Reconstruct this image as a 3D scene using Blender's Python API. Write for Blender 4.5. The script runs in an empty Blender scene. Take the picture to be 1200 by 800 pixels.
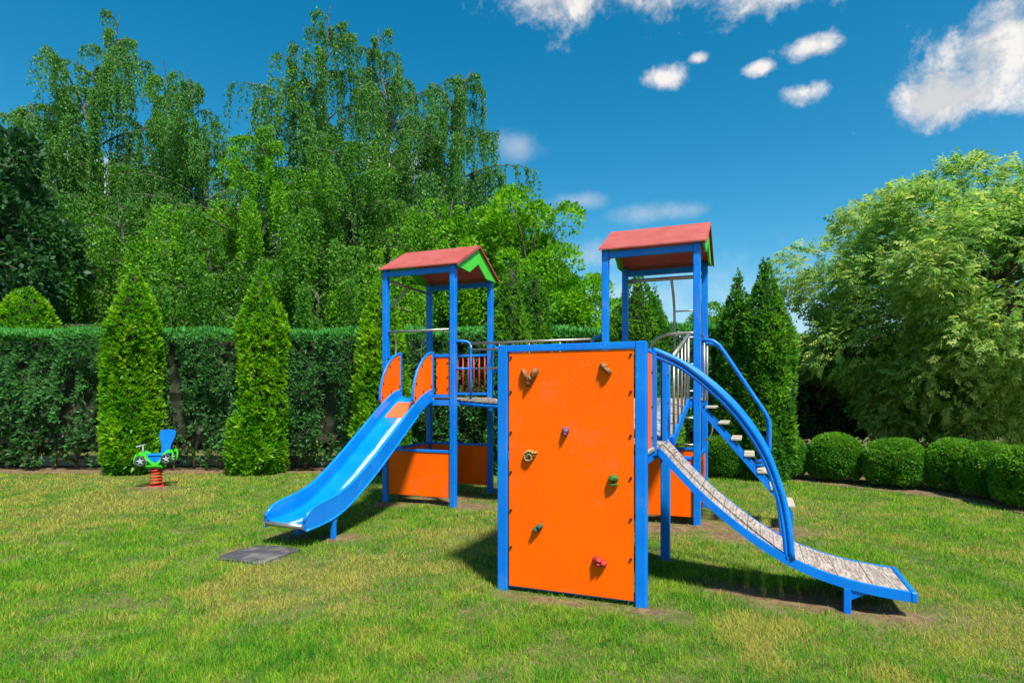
import bpy, bmesh, math, random
import numpy as np
from mathutils import Vector, Matrix

R = math.radians
rng = np.random.default_rng(7)
random.seed(7)
scene = bpy.context.scene
COL = scene.collection

# ------------------------------------------------------------------ camera
cam_data = bpy.data.cameras.new("camera")
cam_data.lens = 21.0
cam_data.sensor_width = 36.0
cam_data.shift_y = 62.0 / 1200.0
cam_data.clip_start = 0.05
cam_data.clip_end = 3000.0
cam = bpy.data.objects.new("camera", cam_data)
cam.location = (0, 0, 1.6)
cam.rotation_euler = (R(90), 0, 0)
COL.objects.link(cam)
scene.camera = cam

# ------------------------------------------------------------------ light
SUN_AZ = math.atan2(0.451, -0.89)      # from +Y towards +X
SUN_EL = R(58)
SUN_STRENGTH = 2.85
SKY_STRENGTH = 0.15
EXPOSURE = 1.46
CLOUD_GREY, CLOUD_WHITE = (1.72, 1.72, 1.74), (2.5, 2.36, 2.22)
sun_data = bpy.data.lights.new("sun", 'SUN')
sun_data.energy = SUN_STRENGTH
sun_data.angle = R(6.0)
sun_data.color = (1.0, 0.95, 0.86)
sun = bpy.data.objects.new("sun", sun_data)
COL.objects.link(sun)
sdir = Vector((math.sin(SUN_AZ) * math.cos(SUN_EL), math.cos(SUN_AZ) * math.cos(SUN_EL), math.sin(SUN_EL)))
sun.rotation_euler = sdir.to_track_quat('Z', 'Y').to_euler()
sun.location = sdir * 60

world = bpy.data.worlds.new("World")
scene.world = world
world.use_nodes = True


def nn(nt, kind, **kw):
    n = nt.nodes.new(kind)
    for k, v in kw.items():
        setattr(n, k, v)
    return n


def setin(nt, sock, val):
    if isinstance(val, bpy.types.NodeSocket):
        nt.links.new(val, sock)
    else:
        sock.default_value = val


def math_n(nt, op, a, b=0.0, clamp=False, c=None):
    n = nn(nt, 'ShaderNodeMath', operation=op)
    n.use_clamp = clamp
    setin(nt, n.inputs[0], a)
    setin(nt, n.inputs[1], b)
    if c is not None:
        setin(nt, n.inputs[2], c)
    return n.outputs[0]


def mix_n(nt, fac, a, b, blend='MIX'):
    n = nn(nt, 'ShaderNodeMix', data_type='RGBA', blend_type=blend)
    setin(nt, n.inputs['Factor'], fac)
    setin(nt, n.inputs[6], a if isinstance(a, bpy.types.NodeSocket) else (*a, 1) if len(a) == 3 else a)
    setin(nt, n.inputs[7], b if isinstance(b, bpy.types.NodeSocket) else (*b, 1) if len(b) == 3 else b)
    return n.outputs[2]


def ramp_n(nt, fac, lo, hi, a=0.0, b=1.0):
    n = nn(nt, 'ShaderNodeMapRange', interpolation_type='SMOOTHSTEP')
    setin(nt, n.inputs[0], fac)
    setin(nt, n.inputs[1], lo)
    setin(nt, n.inputs[2], hi)
    setin(nt, n.inputs[3], a)
    setin(nt, n.inputs[4], b)
    return n.outputs[0]


def noise_n(nt, vec, scale, detail=4.0, rough=0.55, dist=0.0):
    n = nn(nt, 'ShaderNodeTexNoise')
    if vec is not None:
        nt.links.new(vec, n.inputs['Vector'])
    n.inputs['Scale'].default_value = scale
    n.inputs['Detail'].default_value = detail
    n.inputs['Roughness'].default_value = rough
    n.inputs['Distortion'].default_value = dist
    return n.outputs['Fac']


def build_world():
    nt = world.node_tree
    nt.nodes.clear()
    out = nn(nt, 'ShaderNodeOutputWorld')
    bg = nn(nt, 'ShaderNodeBackground')
    bg.inputs['Strength'].default_value = SKY_STRENGTH
    nt.links.new(bg.outputs[0], out.inputs[0])
    sky = nn(nt, 'ShaderNodeTexSky', sky_type='NISHITA')
    sky.sun_disc = False
    sky.sun_elevation = SUN_EL
    sky.sun_rotation = SUN_AZ
    sky.altitude = 600
    sky.air_density = 1.0
    sky.dust_density = 1.0
    sky.ozone_density = 2.6
    hs = nn(nt, 'ShaderNodeHueSaturation')
    hs.inputs['Hue'].default_value = 0.478
    hs.inputs['Saturation'].default_value = 1.44
    hs.inputs['Value'].default_value = .385
    nt.links.new(sky.outputs[0], hs.inputs['Color'])
    tc = nn(nt, 'ShaderNodeTexCoord')
    d = tc.outputs['Generated']
    sep = nn(nt, 'ShaderNodeSeparateXYZ')
    nt.links.new(d, sep.inputs[0])
    az = math_n(nt, 'ARCTAN2', sep.outputs[0], sep.outputs[1])
    el = math_n(nt, 'ARCSINE', sep.outputs[2])
    # one billowing noise field breaks up every cloud
    big = noise_n(nt, d, 11.0, 9.0, 0.66, 0.15)
    nb = math_n(nt, 'MULTIPLY', math_n(nt, 'SUBTRACT', big, 0.5), 2.9)
    dl = nn(nt, 'ShaderNodeVectorMath', operation='ADD')
    nt.links.new(d, dl.inputs[0])
    dl.inputs[1].default_value = (0.012, -0.006, 0.032)
    big2 = noise_n(nt, dl.outputs[0], 11.0, 4.0, 0.60, 0.25)
    ae = nn(nt, 'ShaderNodeCombineXYZ')
    nt.links.new(az, ae.inputs[0])
    nt.links.new(el, ae.inputs[1])
    # azimuth, elevation, half-width, half-height (degrees)
    thick = [(5.5, 34.8, 6.5, 4.4), (11.0, 34.6, 8.0, 4.4), (16.0, 35.2, 8.0, 4.0), (25.0, 32.0, 6.5, 2.6), (26.8, 27.4, 2.9, 1.2), (22.7, 26.7, 1.5, .75),
             (26.3, 24.4, 2.5, 1.2), (14.2, 27.2, 2.3, 1.1), (17.6, 28.2, 1.0, .55), (37.0, 21.8, 6.5, 2.8),
             (41.0, 24.6, 7.0, 4.6), (-37.0, 15.0, 10.0, 4.0),
             (-22.0, 13.5, 9.5, 3.6), (-10.5, 20.5, 4.0, 2.0),
             (80, 26, 13, 6), (135, 24, 15, 7), (-155, 26, 14, 6), (-100, 24, 13, 6), (-60, 50, 9, 5), (110, 55, 10, 6)]
    thin = [(0.6, 22.6, 2.6, 1.6), (6.5, 17.8, 3.0, 1.0), (8.0, 13.0, 7.0, 1.5), (10.0, 9.2, 10.0, 1.6), (30, 7.0, 12, 2.0), (20, 4, 18, 2.0), (5, 4, 60, 9.0), (14, 16.5, 5.0, 1.0)]

    up = nn(nt, 'ShaderNodeVectorMath', operation='ADD')
    nt.links.new(ae.outputs[0], up.inputs[0])
    up.inputs[1].default_value = (R(.5), R(1.1), 0)

    def field(lst, src=ae):
        tot = None
        for (a, e, w, h) in lst:
            ma = nn(nt, 'ShaderNodeVectorMath', operation='MULTIPLY_ADD')
            nt.links.new(src.outputs[0], ma.inputs[0])
            sx, sy = math.cos(R(e)) / R(w), 1 / R(h)
            ma.inputs[1].default_value = (sx, sy, 0)
            ma.inputs[2].default_value = (-R(a) * sx, -R(e) * sy, 0)
            ln = nn(nt, 'ShaderNodeVectorMath', operation='LENGTH')
            nt.links.new(ma.outputs[0], ln.inputs[0])
            tot = ln.outputs['Value'] if tot is None else math_n(nt, 'MINIMUM', tot, ln.outputs['Value'])
        return math_n(nt, 'SUBTRACT', 0.92, tot)
    f1 = math_n(nt, 'ADD', field(thick), nb)
    m1 = ramp_n(nt, f1, -.05, 0.75)
    m2 = math_n(nt, 'MULTIPLY', ramp_n(nt, math_n(nt, 'ADD', field(thin), math_n(nt, 'MULTIPLY', nb, .6)), -.2, 1.0), .36)
    total = math_n(nt, 'MAXIMUM', m1, m2)
    # side towards the sun is whiter, the thick middle greyer
    lit = math_n(nt, 'MULTIPLY', math_n(nt, 'SUBTRACT', big, big2), 6.0)
    above = math_n(nt, 'ADD', field(thick[:14], up), math_n(nt, 'MULTIPLY', math_n(nt, 'SUBTRACT', big2, .5), 2.9))
    lit = math_n(nt, 'ADD', lit, ramp_n(nt, above, -.2, 1.0, .95, .15), clamp=True)
    ccol = mix_n(nt, lit, CLOUD_GREY, CLOUD_WHITE)
    col = mix_n(nt, math_n(nt, 'MULTIPLY', total, 0.93), hs.outputs[0], ccol)
    nt.links.new(col, bg.inputs['Color'])


build_world()
scene.view_settings.view_transform = 'Standard'
scene.view_settings.look = 'None'
scene.view_settings.gamma = 1.0
scene.view_settings.exposure = EXPOSURE
scene.view_settings.use_curve_mapping = False
scene.render.engine = 'CYCLES'
scene.cycles.max_bounces = 5
scene.cycles.diffuse_bounces = 3
scene.cycles.transmission_bounces = 4
scene.cycles.transparent_max_bounces = 8
scene.cycles.use_denoising = True

# ------------------------------------------------------------------ materials


def new_mat(name):
    m = bpy.data.materials.new(name)
    m.use_nodes = True
    nt = m.node_tree
    b = nt.nodes['Principled BSDF']
    return m, nt, b


def coords(nt, kind='Object', scale=None):
    tc = nn(nt, 'ShaderNodeTexCoord')
    o = tc.outputs[kind]
    if scale is not None:
        mp = nn(nt, 'ShaderNodeMapping')
        mp.inputs['Scale'].default_value = scale
        nt.links.new(o, mp.inputs[0])
        o = mp.outputs[0]
    return o


def paint(name, c, c2, rough=0.38, wear=None, bump=0.02, scale=5.0, coat=0.0, spec=.3, scuff=0.0):
    m, nt, b = new_mat(name)
    o = coords(nt)
    n = noise_n(nt, o, scale, 5, 0.6)
    col = mix_n(nt, ramp_n(nt, n, .3, .72), c, c2)
    n2 = noise_n(nt, o, 42.0, 4, 0.65)
    if wear is not None:
        w = ramp_n(nt, math_n(nt, 'MULTIPLY', n2, math_n(nt, 'ADD', n, .5)), .66, .74)
        col = mix_n(nt, math_n(nt, 'MULTIPLY', w, .55), col, wear)
    if scuff > 0:
        # thin scratches and rubbed, dusty smears
        o2 = coords(nt, 'Object', (26, 26, 3.2))
        sc = ramp_n(nt, noise_n(nt, o2, 2.2, 5, .7, 1.2), .60, .72)
        sm = ramp_n(nt, noise_n(nt, o, 2.3, 6, .7, .5), .52, .78)
        col = mix_n(nt, math_n(nt, 'MULTIPLY', math_n(nt, 'MAXIMUM', math_n(nt, 'MULTIPLY', sc, .55), sm), scuff), col, mix_n(nt, .45, c2, (.40, .30, .22)))
    nt.links.new(col, b.inputs['Base Color'])
    nt.links.new(math_n(nt, 'ADD', math_n(nt, 'MULTIPLY', n, .22), rough - .1), b.inputs['Roughness'])
    b.inputs['Coat Weight'].default_value = coat
    b.inputs['Specular IOR Level'].default_value = spec
    bp = nn(nt, 'ShaderNodeBump')
    bp.inputs['Strength'].default_value = bump * 4
    bp.inputs['Distance'].default_value = 0.004
    nt.links.new(noise_n(nt, o, 160, 2), bp.inputs['Height'])
    nt.links.new(bp.outputs[0], b.inputs['Normal'])
    return m


M = {}
M['blue'] = paint('blue_paint', (.000, .155, .64), (.002, .195, .70), .36, wear=(.12, .32, .58), scale=3.5, scuff=.32)
M['slide_blue'] = paint('slide_blue', (.000, .185, .70), (.003, .22, .76), .24, wear=(.15, .5, .85), scale=3.0, coat=.25, spec=.5)
def worn_glare_chute():
    m = paint('worn_glare_chute', (.000, .185, .70), (.003, .22, .76), .20, wear=(.15, .5, .85), scale=3.0, coat=.25, spec=.5)
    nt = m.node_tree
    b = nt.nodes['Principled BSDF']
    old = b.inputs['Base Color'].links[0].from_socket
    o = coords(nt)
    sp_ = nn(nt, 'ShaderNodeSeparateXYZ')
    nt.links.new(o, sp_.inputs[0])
    # pale streak: glare painted into the colour, together with rubbed paint
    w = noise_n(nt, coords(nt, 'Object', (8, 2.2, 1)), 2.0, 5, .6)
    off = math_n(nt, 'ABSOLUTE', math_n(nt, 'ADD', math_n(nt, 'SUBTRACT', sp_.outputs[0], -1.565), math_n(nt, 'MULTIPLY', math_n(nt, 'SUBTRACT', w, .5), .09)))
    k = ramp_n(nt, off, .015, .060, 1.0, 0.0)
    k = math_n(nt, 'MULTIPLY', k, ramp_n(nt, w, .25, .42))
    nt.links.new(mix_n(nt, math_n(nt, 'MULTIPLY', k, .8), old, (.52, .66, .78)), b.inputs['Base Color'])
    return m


M['chute'] = worn_glare_chute()
M['orange'] = paint('orange_board', (.96, .132, .000), (.95, .115, .000), .5, wear=(.95, .2, .02), scale=1.6, spec=.10, scuff=.32)
M['seat_orange'] = paint('orange_seat', (.80, .12, .03), (.72, .16, .05), .5, scale=6)
M['red_bar'] = paint('red_bar', (.50, .02, .025), (.42, .03, .03), .4, wear=(.3, .1, .08))
M['spring_red'] = paint('spring_red', (.62, .03, .02), (.5, .04, .03), .4, wear=(.25, .1, .05))
M['roof_red'] = paint('roof_red', (.33, .062, .050), (.38, .085, .070), .65, wear=(.30, .17, .13), scale=4, scuff=.45)
M['gable_green'] = paint('gable_green', (.055, .52, .02), (.08, .60, .035), .4, scale=4)
M['rider_green'] = paint('rider_green', (.045, .55, .02), (.07, .62, .03), .35, scale=6)
M['edge_dark'] = paint('dark_edge', (.03, .02, .02), (.05, .03, .025), .7, coat=0)
M['bolt'] = paint('bolt', (.03, .012, .01), (.05, .02, .015), .5, coat=0)
M['tyre'] = paint('tyre', (.035, .038, .045), (.06, .065, .07), .6, coat=0)
M['hub'] = paint('hub', (.42, .45, .48), (.35, .38, .42), .45)
for nm, c1, c2 in (('hold_brown', (.16, .07, .025), (.30, .15, .05)), ('hold_tan', (.36, .26, .10), (.22, .15, .06)),
                   ('hold_purple', (.09, .02, .05), (.20, .10, .20)), ('hold_green', (.02, .10, .02), (.05, .17, .03)),
                   ('hold_teal', (.015, .06, .035), (.05, .14, .07)), ('hold_red', (.25, .012, .012), (.42, .05, .04))):
    M[nm] = paint(nm, c1, c2, .65, scale=38, coat=0, bump=.12)


def metal():
    m, nt, b = new_mat('galvanised_tube')
    o = coords(nt)
    n = noise_n(nt, o, 14, 5)
    nt.links.new(mix_n(nt, n, (.46, .42, .36), (.32, .29, .24)), b.inputs['Base Color'])
    b.inputs['Metallic'].default_value = .75
    nt.links.new(math_n(nt, 'ADD', math_n(nt, 'MULTIPLY', n, .25), .28), b.inputs['Roughness'])
    return m


def wood():
    m, nt, b = new_mat('weathered_wood')
    o = coords(nt, 'Object', (34, 5, 34))
    oi = nn(nt, 'ShaderNodeObjectInfo')
    vm = nn(nt, 'ShaderNodeVectorMath', operation='ADD')
    nt.links.new(o, vm.inputs[0])
    cmb = nn(nt, 'ShaderNodeCombineXYZ')
    nt.links.new(math_n(nt, 'MULTIPLY', oi.outputs['Random'], 90), cmb.inputs[1])
    nt.links.new(cmb.outputs[0], vm.inputs[1])
    g = noise_n(nt, vm.outputs[0], 1.6, 6, .6, .6)
    blot = noise_n(nt, coords(nt), 9.0, 4)
    c = mix_n(nt, ramp_n(nt, g, .32, .7), (.10, .065, .045), (.46, .39, .33))
    c = mix_n(nt, math_n(nt, 'MULTIPLY', ramp_n(nt, blot, .5, .72), .55), c, (.28, .16, .11))
    c = mix_n(nt, math_n(nt, 'MULTIPLY', oi.outputs['Random'], .35), c, (.34, .32, .29))
    nt.links.new(c, b.inputs['Base Color'])
    b.inputs['Roughness'].default_value = .85
    bp = nn(nt, 'ShaderNodeBump')
    bp.inputs['Strength'].default_value = .5
    bp.inputs['Distance'].default_value = .006
    nt.links.new(g, bp.inputs['Height'])
    nt.links.new(bp.outputs[0], b.inputs['Normal'])
    return m


def rubber():
    m, nt, b = new_mat('rubber_granulate')
    o = coords(nt)
    n = noise_n(nt, o, 90, 3)
    n2 = noise_n(nt, o, 5, 4)
    c = mix_n(nt, ramp_n(nt, n, .35, .7), (.022, .022, .028), (.085, .085, .095))
    c = mix_n(nt, math_n(nt, 'MULTIPLY', ramp_n(nt, n2, .45, .7), .5), c, (.24, .22, .19))
    nt.links.new(c, b.inputs['Base Color'])
    b.inputs['Roughness'].default_value = .95
    bp = nn(nt, 'ShaderNodeBump')
    bp.inputs['Strength'].default_value = .6
    bp.inputs['Distance'].default_value = .006
    nt.links.new(n, bp.inputs['Height'])
    nt.links.new(bp.outputs[0], b.inputs['Normal'])
    return m


def tread():
    m, nt, b = new_mat('pale_tread')
    n = noise_n(nt, coords(nt), 22, 5)
    nt.links.new(mix_n(nt, n, (.50, .45, .37), (.32, .27, .21)), b.inputs['Base Color'])
    b.inputs['Roughness'].default_value = .75
    return m


def concrete():
    m, nt, b = new_mat('concrete')
    n = noise_n(nt, coords(nt), 8, 6)
    nt.links.new(mix_n(nt, n, (.5, .47, .42), (.3, .28, .25)), b.inputs['Base Color'])
    b.inputs['Roughness'].default_value = .9
    return m


def leafmat(name, dark, mid, light, rough=.5, trans=.35, tipcol=None, nscale=1.1, spec=.25):
    """diffuse + translucent leaf; 'rnd' (per leaf) and a noise patch choose between the leaf's own colours"""
    m, nt, b = new_mat(name)
    at = nn(nt, 'ShaderNodeAttribute', attribute_name='rnd')
    geo = nn(nt, 'ShaderNodeNewGeometry')
    n = noise_n(nt, geo.outputs['Position'], nscale, 3)
    f = math_n(nt, 'ADD', math_n(nt, 'MULTIPLY', at.outputs['Fac'], .6), math_n(nt, 'MULTIPLY', math_n(nt, 'SUBTRACT', n, .3), .8), clamp=True)
    cr = nn(nt, 'ShaderNodeValToRGB')
    cr.color_ramp.elements[0].position = .12
    cr.color_ramp.elements[0].color = (*dark, 1)
    cr.color_ramp.elements[1].position = .9
    cr.color_ramp.elements[1].color = (*light, 1)
    e = cr.color_ramp.elements.new(.5)
    e.color = (*mid, 1)
    nt.links.new(f, cr.inputs[0])
    col = cr.outputs[0]
    if tipcol is not None:
        at2 = nn(nt, 'ShaderNodeAttribute', attribute_name='tip')
        col = mix_n(nt, at2.outputs['Fac'], col, tipcol)
    nt.links.new(col, b.inputs['Base Color'])
    b.inputs['Roughness'].default_value = rough
    b.inputs['Specular IOR Level'].default_value = spec
    tr = nn(nt, 'ShaderNodeBsdfTranslucent')
    tcol = mix_n(nt, .5, col, (.55, .75, .10), 'MULTIPLY')
    tcol = mix_n(nt, .55, col, mix_n(nt, 1.0, col, (1.9, 1.8, .7), 'MULTIPLY'))
    nt.links.new(tcol, tr.inputs['Color'])
    ms = nn(nt, 'ShaderNodeMixShader')
    ms.inputs[0].default_value = trans
    nt.links.new(b.outputs[0], ms.inputs[1])
    nt.links.new(tr.outputs[0], ms.inputs[2])
    nt.links.new(ms.outputs[0], nt.nodes['Material Output'].inputs[0])
    return m


def bark(name, a, bcol, scale=(6, 6, 2), birch=False):
    m, nt, b = new_mat(name)
    o = coords(nt, 'Object', scale)
    n = noise_n(nt, o, 3.0, 5)
    c = mix_n(nt, ramp_n(nt, n, .35, .65), a, bcol)
    nt.links.new(c, b.inputs['Base Color'])
    b.inputs['Roughness'].default_value = .9
    return m


M['steel'] = metal()
M['wood'] = wood()
M['rubber'] = rubber()
M['tread'] = tread()
M['concrete'] = concrete()
M['bark'] = bark('bark', (.10, .075, .05), (.20, .16, .12))
M['birch_bark'] = bark('birch_bark', (.035, .03, .024), (.15, .135, .115), (2, 2, 7))
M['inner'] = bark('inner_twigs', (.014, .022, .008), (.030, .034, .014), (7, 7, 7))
M['birch_dull'] = leafmat('birch_leaf_dull', (.042, .15, .034), (.085, .25, .042), (.17, .37, .05), trans=.48, nscale=.45)
M['birch_mid'] = leafmat('birch_leaf_mid', (.04, .155, .022), (.085, .27, .026), (.19, .40, .03), trans=.5, nscale=.45)
M['birch_bright'] = leafmat('birch_leaf_bright', (.06, .23, .010), (.13, .37, .012), (.28, .52, .02), trans=.5, nscale=.5)
M['lime_leaf'] = leafmat('lime_leaf', (.07, .24, .010), (.14, .38, .012), (.28, .50, .02), trans=.5, nscale=.8)
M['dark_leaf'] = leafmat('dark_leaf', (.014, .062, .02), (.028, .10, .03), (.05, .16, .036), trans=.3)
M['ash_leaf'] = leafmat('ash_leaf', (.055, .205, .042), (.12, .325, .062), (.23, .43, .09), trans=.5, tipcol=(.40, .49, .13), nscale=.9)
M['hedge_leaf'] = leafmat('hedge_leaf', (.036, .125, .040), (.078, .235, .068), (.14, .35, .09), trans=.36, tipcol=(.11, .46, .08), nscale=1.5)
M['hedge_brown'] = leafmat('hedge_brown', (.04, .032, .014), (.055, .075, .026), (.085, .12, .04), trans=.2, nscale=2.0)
M['thuja_leaf'] = leafmat('thuja_leaf', (.05, .21, .006), (.10, .33, .008), (.21, .47, .012), trans=.4, tipcol=(.36, .58, .02), nscale=2.2)
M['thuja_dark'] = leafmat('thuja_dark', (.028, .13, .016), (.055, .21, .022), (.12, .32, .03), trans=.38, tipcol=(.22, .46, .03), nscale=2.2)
M['thuja_mid'] = leafmat('thuja_mid', (.04, .17, .012), (.075, .26, .016), (.16, .38, .022), trans=.4, tipcol=(.30, .52, .025), nscale=2.2)
M['box_leaf'] = leafmat('box_leaf', (.035, .15, .010), (.065, .24, .012), (.13, .35, .02), trans=.33, tipcol=(.24, .46, .035), nscale=3.0)


def ground_mats():
    # what lies between the blades
    m, nt, b = new_mat('lawn_soil')
    geo = nn(nt, 'ShaderNodeNewGeometry')
    p = geo.outputs['Position']
    n1 = noise_n(nt, p, .55, 4, .55)
    n2 = noise_n(nt, p, 6.0, 6, .65)
    n3 = noise_n(nt, p, 38.0, 4, .7)
    c = mix_n(nt, ramp_n(nt, n1, .38, .66), (.075, .105, .022), (.17, .145, .055))
    c = mix_n(nt, ramp_n(nt, n2, .40, .72, 0, .8), c, (.24, .185, .09))
    c = mix_n(nt, ramp_n(nt, n3, .4, .75, 0, .6), c, (.045, .060, .015))
    nt.links.new(c, b.inputs['Base Color'])
    b.inputs['Roughness'].default_value = .95
    b.inputs['Specular IOR Level'].default_value = .1
    bp = nn(nt, 'ShaderNodeBump')
    bp.inputs['Strength'].default_value = .8
    bp.inputs['Distance'].default_value = .02
    nt.links.new(n3, bp.inputs['Height'])
    nt.links.new(bp.outputs[0], b.inputs['Normal'])
    M['lawn'] = m
    m, nt, b = new_mat('bare_earth')
    geo = nn(nt, 'ShaderNodeNewGeometry')
    p = geo.outputs['Position']
    n2 = noise_n(nt, p, 9.0, 6, .65)
    n3 = noise_n(nt, p, 60.0, 5, .7)
    c = mix_n(nt, ramp_n(nt, n2, .35, .7), (.10, .058, .025), (.24, .155, .075))
    c = mix_n(nt, ramp_n(nt, n3, .5, .75, 0, .6), c, (.38, .29, .15))
    nt.links.new(c, b.inputs['Base Color'])
    b.inputs['Roughness'].default_value = .95
    bp = nn(nt, 'ShaderNodeBump')
    bp.inputs['Strength'].default_value = .9
    bp.inputs['Distance'].default_value = .02
    nt.links.new(n3, bp.inputs['Height'])
    nt.links.new(bp.outputs[0], b.inputs['Normal'])
    M['earth'] = m
    # the blades
    m, nt, b = new_mat('grass_blade')
    geo = nn(nt, 'ShaderNodeNewGeometry')
    p = geo.outputs['Position']
    at = nn(nt, 'ShaderNodeAttribute', attribute_name='rnd')
    st = nn(nt, 'ShaderNodeAttribute', attribute_name='tip')
    n1 = noise_n(nt, p, 2.6, 5, .75)
    cr = nn(nt, 'ShaderNodeValToRGB')
    cr.color_ramp.elements[0].position = .2
    cr.color_ramp.elements[0].color = (.030, .195, .012, 1)
    cr.color_ramp.elements[1].position = .85
    cr.color_ramp.elements[1].color = (.31, .44, .03, 1)
    e = cr.color_ramp.elements.new(.5)
    e.color = (.115, .34, .014, 1)
    nt.links.new(math_n(nt, 'ADD', math_n(nt, 'MULTIPLY', at.outputs['Fac'], .55), math_n(nt, 'MULTIPLY', math_n(nt, 'SUBTRACT', n1, .36), 1.9), clamp=True), cr.inputs[0])
    col = mix_n(nt, st.outputs['Fac'], cr.outputs[0], mix_n(nt, at.outputs['Fac'], (.40, .30, .06), (.56, .47, .13)))
    nt.links.new(col, b.inputs['Base Color'])
    b.inputs['Roughness'].default_value = .6
    b.inputs['Specular IOR Level'].default_value = .1
    tr = nn(nt, 'ShaderNodeBsdfTranslucent')
    nt.links.new(mix_n(nt, .5, col, mix_n(nt, 1, col, (1.6, 1.6, .7), 'MULTIPLY')), tr.inputs[0])
    ms = nn(nt, 'ShaderNodeMixShader')
    ms.inputs[0].default_value = .4
    nt.links.new(b.outputs[0], ms.inputs[1])
    nt.links.new(tr.outputs[0], ms.inputs[2])
    nt.links.new(ms.outputs[0], nt.nodes['Material Output'].inputs[0])
    M['blade'] = m


ground_mats()

# ------------------------------------------------------------------ mesh helpers


def link(name, data, parent=None):
    o = bpy.data.objects.new(name, data)
    COL.objects.link(o)
    if parent is not None:
        o.parent = parent
    return o


def tag(o, label, cat=None, group=None, kind=None):
    if label:
        o['label'] = label
    if cat:
        o['category'] = cat
    if group:
        o['group'] = group
    if kind:
        o['kind'] = kind
    return o


def np_mesh(name, V, F, mat, attrs=None, smooth=False):
    """V (n,3), F (m,k) with k constant"""
    V = np.asarray(V, dtype=np.float32)
    F = np.asarray(F, dtype=np.int32)
    me = bpy.data.meshes.new(name)
    me.vertices.add(len(V))
    me.vertices.foreach_set('co', V.ravel())
    m, k = F.shape
    me.loops.add(m * k)
    me.loops.foreach_set('vertex_index', F.ravel())
    me.polygons.add(m)
    me.polygons.foreach_set('loop_start', np.arange(0, m * k, k, dtype=np.int32))
    me.polygons.foreach_set('loop_total', np.full(m, k, dtype=np.int32))
    if smooth:
        me.polygons.foreach_set('use_smooth', np.ones(m, dtype=bool))
    if attrs:
        for an, arr in attrs.items():
            a = me.attributes.new(an, 'FLOAT', 'FACE')
            a.data.foreach_set('value', np.asarray(arr, dtype=np.float32))
    me.update(calc_edges=True)
    for mm in (mat if isinstance(mat, (list, tuple)) else [mat]):
        me.materials.append(mm)
    return me


class MB:
    """collects polygons in plain python lists; build() links one mesh object"""

    def __init__(self):
        self.v = []
        self.f = []
        self.sm = []

    def add(self, verts, faces, smooth=False):
        b = len(self.v)
        self.v += [tuple(p) for p in verts]
        self.f += [tuple(i + b for i in f) for f in faces]
        self.sm += [smooth] * len(faces)

    def box(self, lo, hi, ch=0.004):
        """axis-aligned box with chamfered edges"""
        bm = bmesh.new()
        bmesh.ops.create_cube(bm, size=1)
        for v in bm.verts:
            for i in range(3):
                v.co[i] = lo[i] + (v.co[i] + .5) * (hi[i] - lo[i])
        if ch > 0:
            bmesh.ops.bevel(bm, geom=list(bm.edges), offset=min(ch, min(abs(hi[i] - lo[i]) for i in range(3)) * .4), segments=1, affect='EDGES')
        bm.verts.index_update()
        self.add([v.co[:] for v in bm.verts], [[v.index for v in f.verts] for f in bm.faces])
        bm.free()
        return self

    def tube(self, pts, r, n=10, cap=True):
        pts = [Vector(p) for p in pts]
        rs = r if isinstance(r, (list, tuple)) else [r] * len(pts)
        t0 = (pts[1] - pts[0]).normalized()
        ref = Vector((0, 0, 1)) if abs(t0.z) < .9 else Vector((1, 0, 0))
        nrm = (ref - t0 * ref.dot(t0)).normalized()
        rings = []
        for i, p in enumerate(pts):
            if i == 0:
                t = t0
            elif i == len(pts) - 1:
                t = (pts[i] - pts[i - 1]).normalized()
            else:
                t = ((pts[i] - pts[i - 1]).normalized() + (pts[i + 1] - pts[i]).normalized()).normalized()
            nrm = (nrm - t * nrm.dot(t)).normalized()
            bn = t.cross(nrm)
            rings.append([p + (nrm * math.cos(2 * math.pi * k / n) + bn * math.sin(2 * math.pi * k / n)) * rs[i] for k in range(n)])
        V = [q for ring in rings for q in ring]
        F = []
        for i in range(len(pts) - 1):
            for k in range(n):
                F.append((i * n + k, i * n + (k + 1) % n, (i + 1) * n + (k + 1) % n, (i + 1) * n + k))
        self.add(V, F, True)
        if cap:
            b = len(self.v) - len(V)
            self.f += [tuple(b + k for k in range(n))[::-1], tuple(b + (len(pts) - 1) * n + k for k in range(n))]
            self.sm += [False, False]
        return self

    def prism(self, poly, axis, lo, hi):
        """polygon (list of 2-D points) extruded along axis from lo to hi; 2-D axes are the other two in order"""
        def mk(p, w):
            q = [p[0], p[1]]
            q.insert(axis, w)
            return q
        n = len(poly)
        V = [mk(p, lo) for p in poly] + [mk(p, hi) for p in poly]
        F = [tuple(range(n))[::-1], tuple(range(n, 2 * n))] + [(i, (i + 1) % n, n + (i + 1) % n, n + i) for i in range(n)]
        self.add(V, F)
        return self

    def strip(self, prof, axis, lo, hi, smooth=True):
        """thin closed profile (list of 2-D points) extruded; long smooth sides"""
        return self.prism(prof, axis, lo, hi)

    def mesh(self, name, mat):
        me = bpy.data.meshes.new(name)
        me.from_pydata(self.v, [], self.f)
        me.polygons.foreach_set('use_smooth', self.sm)
        me.materials.append(mat)
        bm = bmesh.new()
        bm.from_mesh(me)
        bmesh.ops.recalc_face_normals(bm, faces=bm.faces)
        bm.to_mesh(me)
        bm.free()
        return me

    def build(self, name, mat, parent=None, label=None):
        o = link(name, self.mesh(name, mat), parent)
        if label:
            o['label'] = label
        return o


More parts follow.
